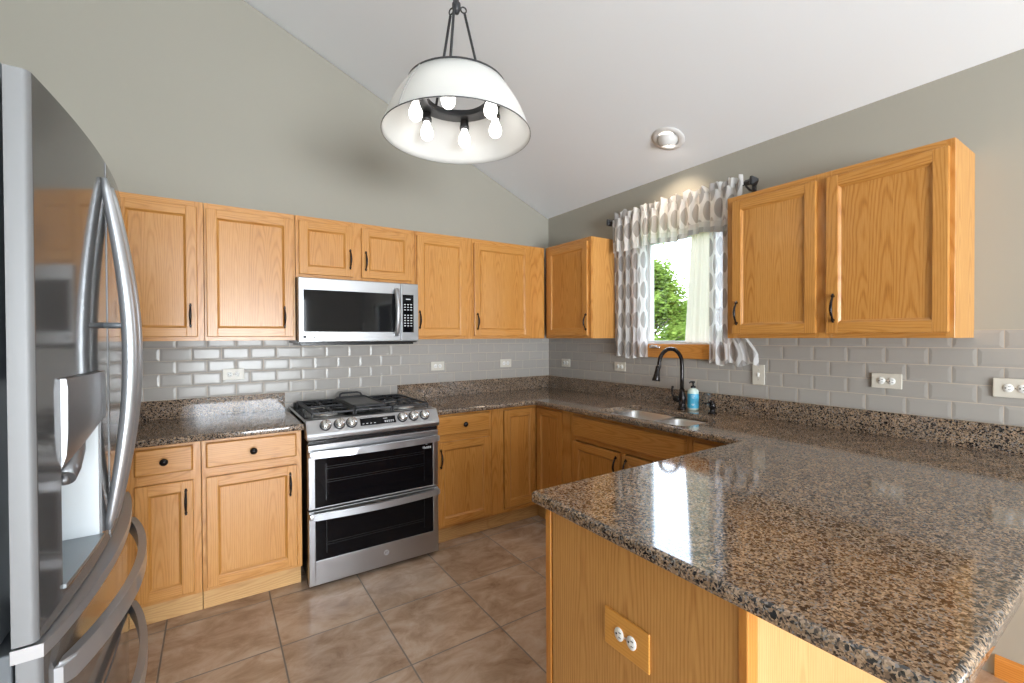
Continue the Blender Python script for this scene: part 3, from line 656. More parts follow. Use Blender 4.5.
PX = oak('orange_outlet_plate_wood', 'x', light=(222, 160, 78), mid=(212, 148, 66), dark=(196, 132, 54), rough=0.35, boards=0.3)
outlet('white power outlet in an orange oak plate on the peninsula end panel', (PX0+0.0015, -2.573, 0.648), -PI/2, w=0.142, h=0.094, pm=PX)

# ================================================================ KITCHEN WINDOW
bm = bmesh.new(); cw = 0.065
for a, b, c, d in [(-cw, 0.65+cw, -0.095, 0.0), (-cw, 0.65+cw, 0.77, 0.77+cw), (-cw, 0, 0, 0.77), (0.65, 0.65+cw, 0, 0.77)]:
    box(bm, a, b, -0.030, 0.0, c, d, 0.004, 0)
w1 = struct('window_1', bm, [TRIMH], None, (0, WY1, WZ0)); w1.rotation_euler = (0, 0, -PI/2)
bm = bmesh.new()
box(bm, 0.0006, 0.6494, -0.006, 0.10, 0.0006, 0.008, 0.001); box(bm, 0.0006, 0.6494, 0, 0.10, 0.762, 0.7694); box(bm, 0.0006, 0.008, 0, 0.10, 0.008, 0.762); box(bm, 0.642, 0.6494, 0, 0.10, 0.008, 0.762)
obj('window_jamb', bm, WHITE, w1)
bm = bmesh.new(); q = 0.034
for a, b, c, d in [(0.008, 0.642, 0.008, 0.008+q*0.45), (0.008, 0.642, 0.762-q, 0.762), (0.008, 0.008+q, 0.02, 0.75), (0.642-q, 0.642, 0.02, 0.75)]: box(bm, a, b, 0.045, 0.09, c, d, 0.004)
obj('window_sash', bm, WHITE, w1)
bm = bmesh.new(); box(bm, 0.03, 0.62, 0.064, 0.069, 0.016, 0.735); obj('glass_pane', bm, GLASS, w1)
bm = bmesh.new(); box(bm, 0.10, 0.17, -0.040, -0.030, -0.030, -0.008, 0.004)
tube(bm, [(0.13, -0.040, -0.018), (0.135, -0.055, -0.012), (0.155, -0.062, -0.016), (0.20, -0.060, -0.024)], [0.008, 0.008, 0.006, 0.005], 10); lathe(bm, [(0.0, -0.008), (0.008, -0.005), (0.009, 0.004), (0, 0.008)], 12, Matrix.Translation((0.205, -0.060, -0.024)))
obj('crank_handle', bm, CHROME, w1)

# curtains: UV in metres of cloth
def cloth(name, yA, yB, zfun, ztop, x0, amp, waves, mats, fullness=1.6, parent=None, nu=160, nv=26, flare=None, matfun=None, top_amp=None, seed=0):
    """hangs in a wavy sheet along the window wall; yA near the corner, yB toward the camera; zfun(s) bottom"""
    bm = bmesh.new(); uvl = bm.loops.layers.uv.new('UVMap'); rnd = random.Random(seed); ph = [rnd.uniform(0, 6.28) for _ in range(4)]
    grid = []; wlen = abs(yB-yA)*fullness
    for j in range(nv+1):
        v = j/nv; row = []
        for i in range(nu+1):
            s = i/nu; zt_ = ztop(s) if callable(ztop) else ztop; zb_ = zfun(s); z = zt_+(zb_-zt_)*v
            p = 2*PI*waves*s + 0.5*math.sin(3.1*s*2*PI/2+ph[0]); A = amp*(0.55+0.45*v) if top_amp is None else top_amp+(amp-top_amp)*v
            dx = A*math.sin(p)+0.35*A*math.sin(2.3*p+ph[1]+v*1.5); dy = 0.30*A*math.cos(p+ph[2])
            y = yA+(yB-yA)*s
            if flare: y, ex = flare(s, v, y); dx += ex
            row.append((bm.verts.new((x0-0.001-abs(amp)*1.3+dx, y+dy, z)), s*wlen, z))
        grid.append(row)
    for j in range(nv):
        for i in range(nu):
            q = [grid[j][i], grid[j][i+1], grid[j+1][i+1], grid[j+1][i]]
            f = bm.faces.new([a[0] for a in q]); f.smooth = True; f.material_index = matfun(i/nu, j/nv) if matfun else 0
            for l, a in zip(f.loops, q): l[uvl].uv = (a[1], a[2])
    me = bpy.data.meshes.new(name); bm.to_mesh(me); bm.free()
    for m in mats: me.materials.append(m)
    o = bpy.data.objects.new(name, me); COL.objects.link(o)
    if parent: o.parent = parent
    return o
hem = lambda s, v: 1 if v > 0.93 else 0
def fl_left(s, v, y): return y + 0.0*v, 0
o = cloth('cafe_curtain', -0.885, -1.195, lambda s: 1.228+0.008*math.sin(9*s), 2.12, -0.036, 0.015, 4.5, [CURT], 1.5, seed=1)
tag(o, 'left white curtain panel printed with grey ogees beside the window', 'curtain', 'printed cafe curtains at the window')
def fl_right(s, v, y):
    k = max(0, (v-0.78)/0.16); k = min(k, 1); k = k*k*(3-2*k)
    return y - 0.08*k*s**2, -0.008*k*math.sin(14*s)
o = cloth('cafe_curtain', -1.683, -1.905, lambda s: 1.213+0.012*math.sin(16*s)-0.0*s, 2.12, -0.036, 0.014, 4, [CURT], 1.6, seed=5, flare=fl_right)
tag(o, 'right white curtain panel printed with grey ogees, its foot flaring under the cabinet', 'curtain', 'printed cafe curtains at the window')
def vbot(s):
    # long tails at both ends, scalloped between
    e = min(s, 1-s)
    if s < 0.27: return 2.012+0.006*math.sin(40*s)
    return 2.012+0.012*math.sin((s-0.27)*PI/0.365*2)
def vtop(s): return 2.262
def vmat(s, v):
    if s < 0.30: return 0
    if v > 0.86: return 2
    if v > 0.70: return 1
    return 0
def vflare(s, v, y): return y, -0.005
o = cloth('window_valance', -0.925, -1.925, vbot, vtop, -0.100, 0.014, 13, [CURT, SHEER, HEMM], 1.35, nu=380, nv=30, matfun=vmat, top_amp=0.010, seed=3)
tag(o, 'gathered ogee-print valance hanging from the dark curtain rod', 'valance')
hd = cloth('ruffled_header', -0.925, -1.925, lambda s: 2.245, lambda s: 2.302+(0.010*math.sin(s*71)+0.007*math.sin(s*167+1))*(1 if s < 0.93 else 0.3), -0.094, 0.012, 17, [CURT], 1.35, parent=o, nu=380, nv=6, top_amp=0.018, seed=4)
tm = bmesh.new(); tube(tm, [(-0.094, -0.915, 2.257), (-0.094, -1.935, 2.257)], 0.012, 12); # rod
t = thing('curtain_rod', 'black curtain rod with angular square finials above the kitchen window', 'curtain rod', (0, 0, 0))
bm = tm; obj('rod', bm, BLKM, t)
for y, s in ((-0.900, 1), (-1.945, -1)):
    bm = bmesh.new(); Mx = Matrix.Translation((-0.094, y, 2.257)) @ Matrix.Rotation(PI/4, 4, 'Y')
    box(bm, -0.013, 0.013, -0.02, 0.02, -0.013, 0.013, 0.003, M=Mx)
    lathe(bm, [(0.012, -0.004), (0.034, 0.010), (0.034, 0.022), (0.010, 0.042), (0.0, 0.044)], 4, Matrix.Translation((-0.094, y+s*0.012, 2.257)) @ Matrix.Rotation(-s*PI/2, 4, 'X') @ Matrix.Rotation(PI/4, 4, 'Z'))
    for f in bm.faces: f.smooth = False
    obj('finial', bm, BLKM, t)
for y in (-0.918, -1.932):
    bm = bmesh.new(); box(bm, -0.012, -0.001, y-0.012, y+0.012, 2.20, 2.29, 0.003); tube(bm, [(-0.008, y, 2.225), (-0.06, y, 2.225), (-0.094, y, 2.238), (-0.094, y, 2.247)], 0.006, 8); obj('bracket', bm, BLKM, t)
# beige drape inside the reveal
o = cloth('linen_drape', -1.500, -1.665, lambda s: 1.340, 2.09, 0.038, 0.009, 2.5, [LINEN], 1.3, nu=60, flare=lambda s, v, y: (y+(1-s)*0.05*v, 0), seed=9)
tag(o, 'plain beige cloth drape hanging behind the right curtain in the window', 'drape')

# ================================================================ STOVE
SX = -2.214; SWD = 0.762
t = thing('range_stove', 'stainless slide-in gas range with two ovens between the base cabinets', 'stove', (SX, 0, 0))
bm = bmesh.new(); box(bm, 0.002, SWD-0.002, -0.655, -0.013, 0.05, 0.905, 0.002)
for x in (0.05, SWD-0.05):
    for y in (-0.6, -0.08): lathe(bm, [(0.018, 0.0005), (0.018, 0.05)], 12, Matrix.Translation((x, y, 0)))
obj('body', bm, BLK, t)
bm = bmesh.new(); box(bm, -0.006, SWD+0.006, -0.655, -0.0125, 0.9145, 0.926, 0.004)
box(bm, 0.02, SWD-0.02, -0.058, -0.018, 0.924, 0.955, 0.006); obj('cooktop', bm, BLK, t)
bm = bmesh.new(); box(bm, -0.007, 0.002, -0.655, -0.03, 0.918, 0.930, 0.003); box(bm, SWD-0.002, SWD+0.007, -0.655, -0.03, 0.918, 0.930, 0.003); obj('side_trim', bm, STEEL, t)
bm = bmesh.new(); prof = [(-0.60, 0.912), (-0.60, 0.930), (-0.655, 0.933), (-0.668, 0.930), (-0.712, 0.862), (-0.716, 0.848), (-0.714, 0.832), (-0.700, 0.824), (-0.60, 0.824)]
prism(bm, prof, -0.004, SWD+0.004, 'x'); bmesh.ops.bevel(bm, geom=[e for e in bm.edges if abs(e.verts[0].co.x-e.verts[1].co.x) < 1e-6], offset=0.004, segments=2, affect='EDGES')
cp = obj('control_panel', bm, STEEL, t)
nrm = Vector((0, -0.068, 0.044)).normalized(); pc = Vector((0, -0.690, 0.896)); tilt = math.atan2(0.044, 0.068)   # face direction
def on_panel(x, lift=0.0, along=0.0):
    tan = Vector((0, -0.044, -0.068)).normalized()
    q = pc + nrm*lift - tan*along; return (x, q.y, q.z)
for x in (0.093, 0.167, 0.233, 0.533, 0.603, 0.675):
    bm = bmesh.new(); Mr = Matrix.Rotation(PI/2, 4, 'X')
    lathe(bm, [(0.031, 0), (0.031, 0.004), (0.0265, 0.006)], 28, Mr, 1, cap=False)
    lathe(bm, [(0.0265, 0.005), (0.025, 0.026), (0.021, 0.031), (0, 0.032)], 28, Mr, 0, cap=False)
    box(bm, -0.005, 0.005, -0.040, -0.028, -0.022, 0.022, 0.003, 0); box(bm, -0.0015, 0.0015, -0.0412, -0.0395, -0.002, 0.021, 0, 1)
    k = obj('knob', bm, [KNOBM, BLKM], cp, on_panel(x, 0.001, 0.004), (-tilt, 0, 0))
bm = bmesh.new(); box(bm, -0.104, 0.104, -0.0022, 0, -0.022, 0.022, 0.001); dsp = obj('display', bm, BLKGL, cp, on_panel(0.385, 0.0008, 0.0), (-tilt, 0, 0))
bm = bmesh.new()
for x in (-0.088, -0.066, -0.044, -0.022): box(bm, x-0.005, x+0.005, -0.0028, -0.0021, -0.014, -0.010)
for x in (0.04, 0.052, 0.064, 0.076, 0.088):
    for z in (-0.006, -0.013): box(bm, x-0.004, x+0.004, -0.0028, -0.0021, z-0.002, z+0.002)
box(bm, 0.03, 0.055, -0.0028, -0.0021, 0.008, 0.011); obj('display_icons', bm, MARK, dsp)
# doors
def oven_door(z0, z1, wz0, wz1, hz, rack):
    bm = bmesh.new(); y0, y1 = -0.700, -0.660
    ww0, ww1 = 0.036, SWD-0.036
    box(bm, 0.001, ww0, y0, y1, z0, z1, 0.003); box(bm, ww1, SWD-0.001, y0, y1, z0, z1, 0.003)
    box(bm, ww0-0.003, ww1+0.003, y0, y1, z0, wz0, 0.003); box(bm, ww0-0.003, ww1+0.003, y0, y1, wz1, z1, 0.003)
    d = obj('oven_door', bm, STEEL, t)
    bm = bmesh.new(); box(bm, ww0-0.004, ww1+0.004, y0+0.002, y1-0.002, wz0-0.004, wz1+0.004, 0)
    g = obj('oven_window', bm, BLKGL, d)
    bm = bmesh.new()
    for zz in rack:
        for q in (0.0, 0.012): box(bm, ww0+0.06, ww1-0.06, y0+0.0012, y0+0.0018, zz+q, zz+q+0.0025)
    for x in (ww0+0.055, ww1-0.06): box(bm, x, x+0.003, y0+0.0012, y0+0.0018, wz0+0.035, wz1-0.03)
    obj('rack_outline', bm, mat('dim_oven_rack', (0.014, 0.014, 0.014), 0.3, 0.2), d)
    bm = bmesh.new(); pts = []
    for k in range(25):
        u = k/24; pts.append((0.006+u*(SWD-0.012), -0.726-0.030*math.sin(PI*u), hz))
    lp_ = [(p[0], p[1]-0.007) for p in pts] + [(p[0], p[1]+0.007) for p in pts[::-1]]
    prism(bm, lp_, hz-0.019, hz+0.019, 'z'); bmesh.ops.bevel(bm, geom=[e for e in bm.edges if abs(e.verts[0].co.z-e.verts[1].co.z) < 1e-6], offset=0.005, segments=3, affect='EDGES')
    for x in (0.016, SWD-0.016): box(bm, x-0.014, x+0.014, -0.735, -0.697, hz-0.016, hz+0.016, 0.005)
    smooth_by_angle(obj('door_handle', bm, HSTEEL, d), 35); return d
ud = oven_door(0.447, 0.800, 0.455, 0.722, 0.752, (0.585, 0.66)); ld = oven_door(0.030, 0.438, 0.163, 0.404, 0.416, (0.24,))
bm = bmesh.new(); box(bm, 0.004, SWD-0.004, -0.690, -0.650, 0.802, 0.822, 0.002); obj('vent_gap', bm, BLK, t)
bm = bmesh.new(); box(bm, 0.004, SWD-0.004, -0.64, -0.60, 0.012, 0.05, 0.002); obj('kick_plate', bm, BLK, t)
# badge: ring with a letter-like mark
bm = bmesh.new(); Mb = Matrix.Translation((0.425, -0.7005, 0.108)) @ Matrix.Rotation(PI/2, 4, 'X')
lathe(bm, [(0.0145, 0), (0.0145, 0.0015), (0.0115, 0.0015), (0.0115, 0)], 24, Mb, cap=False); box(bm, 0.4225, 0.4245, -0.702, -0.7004, 0.101, 0.114); box(bm, 0.4225, 0.4295, -0.702, -0.7004, 0.101, 0.103); box(bm, 0.4285, 0.4355, -0.702, -0.7004, 0.107, 0.109)
obj('badge', bm, MARK, ld)
bm = bmesh.new()
for x, z, a, b in ((0.664, 0.703, 0.003, 0.012), (0.672, 0.703, 0.003, 0.016), (0.680, 0.699, 0.005, 0.008), (0.690, 0.701, 0.006, 0.014), (0.702, 0.701, 0.006, 0.014), (0.713, 0.701, 0.005, 0.014), (0.686, 0.722, 0.010, 0.003), (0.686, 0.728, 0.006, 0.003)): box(bm, x-a/2-0.003, x+a/2-0.003, -0.7012, -0.6975, z-b/2-0.004, z+b/2-0.004)
obj('printed_symbols', bm, MARK, ud)
# burners
for (x, y, r) in ((0.14, -0.47, 0.045), (0.14, -0.19, 0.036), (0.381, -0.33, 0.05), (0.62, -0.47, 0.05), (0.62, -0.19, 0.036)):
    bm = bmesh.new(); lathe(bm, [(r+0.02, 0.9262), (r+0.012, 0.930), (r, 0.932), (r, 0.944), (r-0.004, 0.946)], 24, Matrix.Translation((x, y, 0)), 0); lathe(bm, [(r-0.002, 0.9462), (r-0.004, 0.953), (0, 0.954)], 24, Matrix.Translation((x, y, 0)), 1)
    obj('burner', bm, [BURN, BLK], t)
# grates
def grate(x0, x1, kind):
    bm = bmesh.new(); y0, y1 = -0.625, -0.07; zt_ = 0.9655; b = 0.0036
    for x in (x0, x1): box(bm, x-b, x+b, y0, y1, zt_-0.012, zt_, 0.003); [box(bm, x-b, x+b, y-0.008, y+0.008, 0.9262, zt_-0.01, 0.002) for y in (y0+0.008, y1-0.008, (y0+y1)/2)]
    for y in (y0, y1, (y0+y1)/2): box(bm, x0, x1, y-b, y+b, zt_-0.012, zt_, 0.003)
    xc = (x0+x1)/2
    for yc in (-0.47, -0.19):
        for a in range(4):
            an = a*PI/2; dx, dy = math.cos(an), math.sin(an); ln = (x1-x0)/2 if abs(dx) > 0.5 else 0.138
            tube(bm, [(xc+dx*0.026, yc+dy*0.026, zt_-0.004), (xc+dx*ln*0.6, yc+dy*ln*0.6, zt_-0.005), (xc+dx*ln, yc+dy*ln, zt_-0.008)], 0.0055, 8)
    if kind == 'ribbed':
        for k in range(12): y = y0+0.03+k*0.043; box(bm, x0-0.006, x0+0.022, y, y+0.014, zt_-0.006, zt_+0.004, 0.002)
    return obj('grate', bm, BLKM, t)
grate(0.035, 0.262, 'ribbed'); grate(0.275, 0.487, 'plain'); grate(0.500, 0.727, 'plain')
for o_, lab in zip([c for c in t.children if c.name.startswith('oven_door')], ('upper oven door, short', 'lower oven door, tall')): o_['label'] = lab
# griddle
t = thing('griddle_plate', 'grey flat griddle plate with loop handles resting on the middle grate', 'griddle', (SX+0.370, -0.345, 0.9665))
bm = bmesh.new(); gx, gy = 0.098, 0.225
box(bm, -gx, gx, -gy, gy, 0.0, 0.008, 0.003, 0)
for a, b, c, d in ((-gx, gx, -gy, -gy+0.012), (-gx, gx, gy-0.012, gy), (-gx, -gx+0.010, -gy, gy), (gx-0.010, gx, -gy, gy)): box(bm, a, b, c, d, 0.006, 0.017, 0.004, 1)
box(bm, -gx+0.006, gx-0.006, -gy-0.045, -gy+0.012, 0.002, 0.016, 0.006, 1)
obj('plate', bm, [GRIDM, BLKM], t)
for s in (1,):
    bm = bmesh.new(); tube(bm, [(-0.075, s*gy*0.98, 0.014), (-0.068, s*(gy+0.018), 0.030), (-0.05, s*(gy+0.022), 0.036), (0.05, s*(gy+0.022), 0.036), (0.068, s*(gy+0.018), 0.030), (0.075, s*gy*0.98, 0.014)], 0.0065, 10); obj('handle', bm, BLKM, t)

# ================================================================ MICROWAVE
t = thing('microwave_oven', 'stainless over-range microwave hung under the short wall cabinet', 'microwave', (SX+0.002, 0, 0))
MW = 0.758; MZ0, MZ1 = 1.352, 1.753; MYF = -0.395
bm = bmesh.new(); box(bm, 0, MW, MYF+0.035, -0.0095, MZ0, MZ1-0.0005, 0.002); obj('body', bm, BLK, t)
bm = bmesh.new(); fx1 = 0.632
box(bm, 0.001, fx1, MYF, MYF+0.034, MZ0+0.008, MZ1-0.002, 0.005); d = obj('door', bm, STEEL, t)
bm = bmesh.new(); box(bm, 0.030, 0.600, MYF-0.002, MYF+0.01, MZ0+0.070, MZ1-0.075, 0.002); obj('door_window', bm, mat('microwave_glass', (0.012, 0.012, 0.013), 0.05), d)
bm = bmesh.new(); tube(bm, [(0.598, MYF-0.001, MZ1-0.050)]+[(0.598, MYF-0.018-0.030*math.sin(PI*k/14), MZ1-0.050-(MZ1-MZ0-0.105)*k/14) for k in range(15)]+[(0.598, MYF-0.001, MZ0+0.055)], 0.0145, 14, sx=1.15); obj('door_handle', bm, HSTEEL, d)
bm = bmesh.new(); box(bm, fx1+0.002, MW-0.001, MYF, MYF+0.034, MZ0+0.008, MZ1-0.002, 0.005); p = obj('control_panel', bm, steel('panel_steel', (0.42, 0.43, 0.45), 0.28), t)
bm = bmesh.new(); box(bm, 0.645, 0.722, MYF-0.0022, MYF+0.006, MZ0+0.068, MZ1-0.078, 0.0015); kp = obj('keypad', bm, BLKGL, t)
for r in range(9):
    for c_ in range(3):
        if r == 3: continue
        x = 0.660+c_*0.022; z = MZ1-0.145-r*0.018; bm = bmesh.new(); box(bm, x-0.006, x+0.006, MYF-0.0030, MYF-0.0021, z-0.003, z+0.003); obj('key', bm, MARK, kp)
bm = bmesh.new(); box(bm, 0.668, 0.70, MYF-0.0030, MYF-0.0021, MZ1-0.112, MZ1-0.106)
obj('clock_display', bm, MARK, kp)
bm = bmesh.new(); box(bm, 0.02, MW-0.02, MYF+0.05, -0.03, MZ0-0.012, MZ0+0.002, 0.002); obj('underside_vent', bm, BLK, t)
bm = bmesh.new(); lathe(bm, [(0.010, 0), (0.010, 0.001), (0, 0.001)], 20, Matrix.Translation((0.036, MYF-0.0003, MZ0+0.040)) @ Matrix.Rotation(PI/2, 4, 'X')); lg = obj('badge', bm, mat('dark_badge', (0.05, 0.05, 0.06), 0.4), d)
text_mesh('LG', 0.034, 'badge_letters', mat('badge_grey', (0.03, 0.03, 0.035), 0.4), lg, (0.074, MYF-0.0010, MZ0+0.040), (PI/2, 0, 0), 0.0009)

# ================================================================ FRIDGE
FC, FHW = -1.965, 0.405
def fx(y, bulge=0.0): return -2.834 - 0.15*(y-FC)**2 + bulge
t = thing('refrigerator', 'tall stainless four-door refrigerator with bowed handles against the left wall', 'refrigerator', (0, 0, 0))
bm = bmesh.new(); box(bm, -3.60, -2.955, FC-FHW+0.006, FC+FHW-0.006, 0.03, 1.765, 0.004)
for y in (FC-0.33, FC+0.33):
    for x in (-3.5, -3.02): lathe(bm, [(0.02, 0.0005), (0.02, 0.03)], 12, Matrix.Translation((x, y, 0)))
obj('cabinet_body', bm, mat('fridge_side_grey', (0.13, 0.13, 0.135), 0.4, 0.4), t)
def front(name, y0, y1, z0, z1, bulge=0.0, th=0.027, flat_end=False, er=0.008):
    """contoured slab following fx; steel skin slot 0, pale edge slot 1"""
    bm = bmesh.new(); n = 22; ys = []
    prof = [(y0, -th+0.0, 1), (y0, -er, 1), (y0+er*0.3, -er*0.3, 1), (y0+er, 0, 1)]
    pts = []
    for k in range(n+1):
        y = y0+er+(y1-y0-2*er)*k/n; pts.append((fx(y, bulge), y))
    xa, xb = fx(y0, bulge), fx(y1, bulge)
    loop = [(xa-th, y0), (xa-er, y0), (xa-er*0.62, y0+er*0.08), (xa-er*0.29, y0+er*0.29), (xa-er*0.05, y0+er*0.65)] + pts + [(xb-er*0.05, y1-er*0.65), (xb-er*0.29, y1-er*0.29), (xb-er*0.62, y1-er*0.08), (xb-er, y1), (xb-th, y1)]
    if flat_end: loop = loop[:5] + [(fx(y0+er+(y1-y0-er)*k/n, bulge), y0+er+(y1-y0-er)*k/n) for k in range(n+1)] + [(xb-th, y1)]
    A = [bm.verts.new((x, y, z0)) for x, y in loop]; B = [bm.verts.new((x, y, z1)) for x, y in loop]; m = len(loop)
    bm.faces.new(A).material_index = 1; bm.faces.new(B).material_index = 1
    for i in range(m):
        f = bm.faces.new((A[i], A[(i+1) % m], B[(i+1) % m], B[i])); f.smooth = True
        f.material_index = 0 if 5 <= i < (m-2 if flat_end else m-6) else 1
    return bm
ZD0, ZD1 = 0.928, 1.785
def liner(parent, y0, y1, z0, z1):
    bm = bmesh.new(); box(bm, -2.953, min(fx(y0), fx(y1))-0.0275, y0+0.004, y1-0.004, z0+0.004, z1-0.004, 0.003); obj('door_liner', bm, GREYP, parent)
yn0, yn1, yf0, yf1 = FC-FHW, FC-0.0025, FC+0.0025, FC+FHW
DY_0, DY_1, DZ_0, DZ_1 = -2.278, -2.043, 0.962, 1.318
# near door: skin laid in pieces round the dispenser opening
def skin(bm, ya, yb, za, zb, th=0.034, bulge=0.0):
    k0, k1 = 0, 16; L0 = [(fx(ya, bulge)-th, ya)] + [(fx(ya+(yb-ya)*k/16, bulge), ya+(yb-ya)*k/16) for k in range(17)] + [(fx(yb, bulge)-th, yb)]
    A = [bm.verts.new((x, y, za)) for x, y in L0]; B = [bm.verts.new((x, y, zb)) for x, y in L0]; m = len(L0)
    bm.faces.new(A).material_index = 1; bm.faces.new(B).material_index = 1
    for i in range(m): f = bm.faces.new((A[i], A[(i+1) % m], B[(i+1) % m], B[i])); f.material_index = 0 if 1 <= i < m-2 else 1
bm = front('door', yn0, DY_0, ZD0, ZD1, flat_end=True)
skin(bm, DY_0, DY_1, ZD0, DZ_0); skin(bm, DY_0, DY_1, DZ_1, ZD1); skin(bm, DY_1, yn1, ZD0, ZD1)
nd = obj('door', bm, [STEELF, STEELE], t); smooth_by_angle(nd, 30)
nd['label'] = 'near door with the water dispenser'
bm = bmesh.new(); box(bm, -2.953, -2.9, yn0+0.004, DY_0-0.002, ZD0+0.004, ZD1-0.004, 0.002); box(bm, -2.953, -2.87, DY_1+0.003, yn1-0.004, ZD0+0.004, ZD1-0.004); box(bm, -2.953, -2.90, DY_0-0.002, DY_1+0.002, DZ_1+0.002, ZD1-0.004); box(bm, -2.953, -2.925, DY_0-0.002, DY_1+0.003, ZD0+0.004, DZ_1+0.002)
obj('door_liner', bm, GREYP, nd)
bm = bmesh.new()   # recess lining
box(bm, -2.924, -2.914, DY_0, DY_1, DZ_0, DZ_1); box(bm, -2.915, -2.839, DY_1-0.005, DY_1-0.0005, DZ_0+0.006, DZ_1); box(bm, -2.915, -2.850, DY_0+0.0005, DY_0+0.004, DZ_0+0.006, DZ_1)
dr = obj('dispenser_recess', bm, RECESS, nd)
bm = bmesh.new(); prism(bm, [(-2.915, DY_0+0.001)]+[(fx(DY_0+(DY_1-DY_0)*k/8)+0.004, DY_0+0.001+(DY_1-DY_0-0.002)*k/8) for k in range(9)]+[(-2.915, DY_1-0.001)], DZ_0+0.001, DZ_0+0.008, 'z'); obj('drip_tray', bm, mat('tray_grey', (0.25, 0.27, 0.28), 0.3, 0.6), nd)
bm = bmesh.new()   # hood: bowed control housing
def hoodring(z, out): return [(-2.900, DY_0+0.002)]+[(fx(DY_0+(DY_1-DY_0)*k/10)+out*math.sin(PI*(0.12+0.76*k/10))**0.5, DY_0+0.002+(DY_1-DY_0-0.004)*k/10) for k in range(11)]+[(-2.900, DY_1-0.002)]
lv = [(1.165, 0.000), (1.185, 0.010), (1.22, 0.014), (1.300, 0.015), (1.317, 0.012)]
rings = [[bm.verts.new((x, y, z+(0.045 if z < 1.2 else 0.0)*(y-DY_0)/(DY_1-DY_0)*1.0)) for x, y in hoodring(z, o2)] for z, o2 in lv]
for A, B in zip(rings, rings[1:]):
    for k in range(len(A)): bm.faces.new((A[k], A[(k+1) % len(A)], B[(k+1) % len(A)], B[k])).smooth = True
bm.faces.new(rings[0]); bm.faces.new(rings[-1]); o = obj('dispenser_hood', bm, HOODM, nd); smooth_by_angle(o, 40)
bm = bmesh.new(); tube(bm, [(-2.868, -2.13, 1.205), (-2.862, -2.165, 1.175), (-2.858, -2.205, 1.150), (-2.857, -2.225, 1.137)], [0.024, 0.024, 0.021, 0.017], 16); tube(bm, [(-2.857, -2.221, 1.142), (-2.857, -2.224, 1.126)], 0.009, 10); obj('water_nozzle', bm, HOODM, nd)
bm = bmesh.new(); lathe(bm, [(0.010, 0), (0.009, 0.003), (0, 0.004)], 16, Matrix.Translation((-2.913, -2.15, 1.09)) @ Matrix.Rotation(PI/2, 4, 'Y')); obj('sensor_button', bm, GREYP, dr)
fd = obj('door', front('door', yf0, yf1, ZD0, ZD1), [STEELF, STEELE], t); fd['label'] = 'far door'; smooth_by_angle(fd, 30)
liner(fd, yf0, yf1, ZD0, ZD1)
bm = bmesh.new(); box(bm, -2.86, -2.8325, yn1-0.0008, yn1+0.0008, ZD0+0.01, ZD1-0.002); obj('seam_strip', bm, STEELE, nd)
def vhandle(parent, yc):
    bm = bmesh.new(); z0, z1 = 0.962, 1.738; pts = []; rs = []
    for k in range(33):
        u = k/32; s = math.sin(PI*u); x = fx(yc)+0.003+0.041*s; pts.append((x, yc, z0+(z1-z0)*u)); rs.append(0.006+0.0085*s**0.5)
    tube(bm, pts, rs, 16, sx=1.25, upv=(1, 0, 0))
    return obj('door_handle', bm, HSTEEL, parent)
for par, yc in ((nd, -2.002), (fd, -1.925)):
    h_ = vhandle(par, yc)
    bm = bmesh.new(); tube(bm, [(fx(yc), yc, 1.415), (fx(yc)+0.042, yc, 1.415)], 0.006, 10); obj('handle_post', bm, GREYP, h_)
# drawers
def fdrawer(z0, z1, hz, label):
    d = obj('drawer', front('drawer', FC-FHW, FC+FHW, z0, z1, 0.004), [STEELF, STEELE], t); d['label'] = label; smooth_by_angle(d, 30)
    liner(d, FC-FHW, FC+FHW, z0, z1)
    bm = bmesh.new(); pts = []
    for k in range(33):
        u = k/32; y = FC-0.365+0.72*u; s = math.sin(PI*u); pts.append((fx(y, 0.004)+0.004+0.044*s**0.7, y, hz))
    lp_ = [(p[0]-0.009, p[1]) for p in pts] + [(p[0]+0.007, p[1]) for p in pts[::-1]]
    prism(bm, lp_, hz-0.020, hz+0.020, 'z'); bmesh.ops.bevel(bm, geom=[e for e in bm.edges if abs(e.verts[0].co.z-e.verts[1].co.z) < 1e-6], offset=0.006, segments=3, affect='EDGES')
    smooth_by_angle(obj('drawer_handle', bm, HSTEEL, d), 40)
    return d
a = fdrawer(0.662, 0.922, 0.845, 'middle drawer'); b = fdrawer(0.065, 0.652, 0.600, 'bottom freezer drawer')
bm = bmesh.new(); n = 24   # rounded ledge along the top of the middle drawer
lp = [(fx(FC-FHW+2*FHW*k/n, 0.004)+0.003+0.016*math.sin(PI*k/n)**0.6, FC-FHW+2*FHW*k/n) for k in range(n+1)] + [(-2.8868, FC+FHW), (-2.8868, FC-FHW-0.001)]
prism(bm, lp, 0.904, 0.9245, 'z'); o = obj('top_ledge', bm, HSTEEL, a); smooth_by_angle(o, 30)
bm = bmesh.new(); box(bm, -3.02, -2.8865, yn0-0.004, yn0+0.09, 1.760, 1.790, 0.006); box(bm, -3.02, -2.8865, yf1-0.09, yf1+0.004, 1.760, 1.790, 0.006); box(bm, -3.05, -2.955, yn0+0.01, yf1-0.01, 1.765, 1.785, 0.004); obj('hinge_cover', bm, GREYP, t)
bm = bmesh.new(); box(bm, -2.96, -2.925, yn0+0.01, yf1-0.01, 0.012, 0.060, 0.003); obj('kick_plate', bm, GREYP, t)

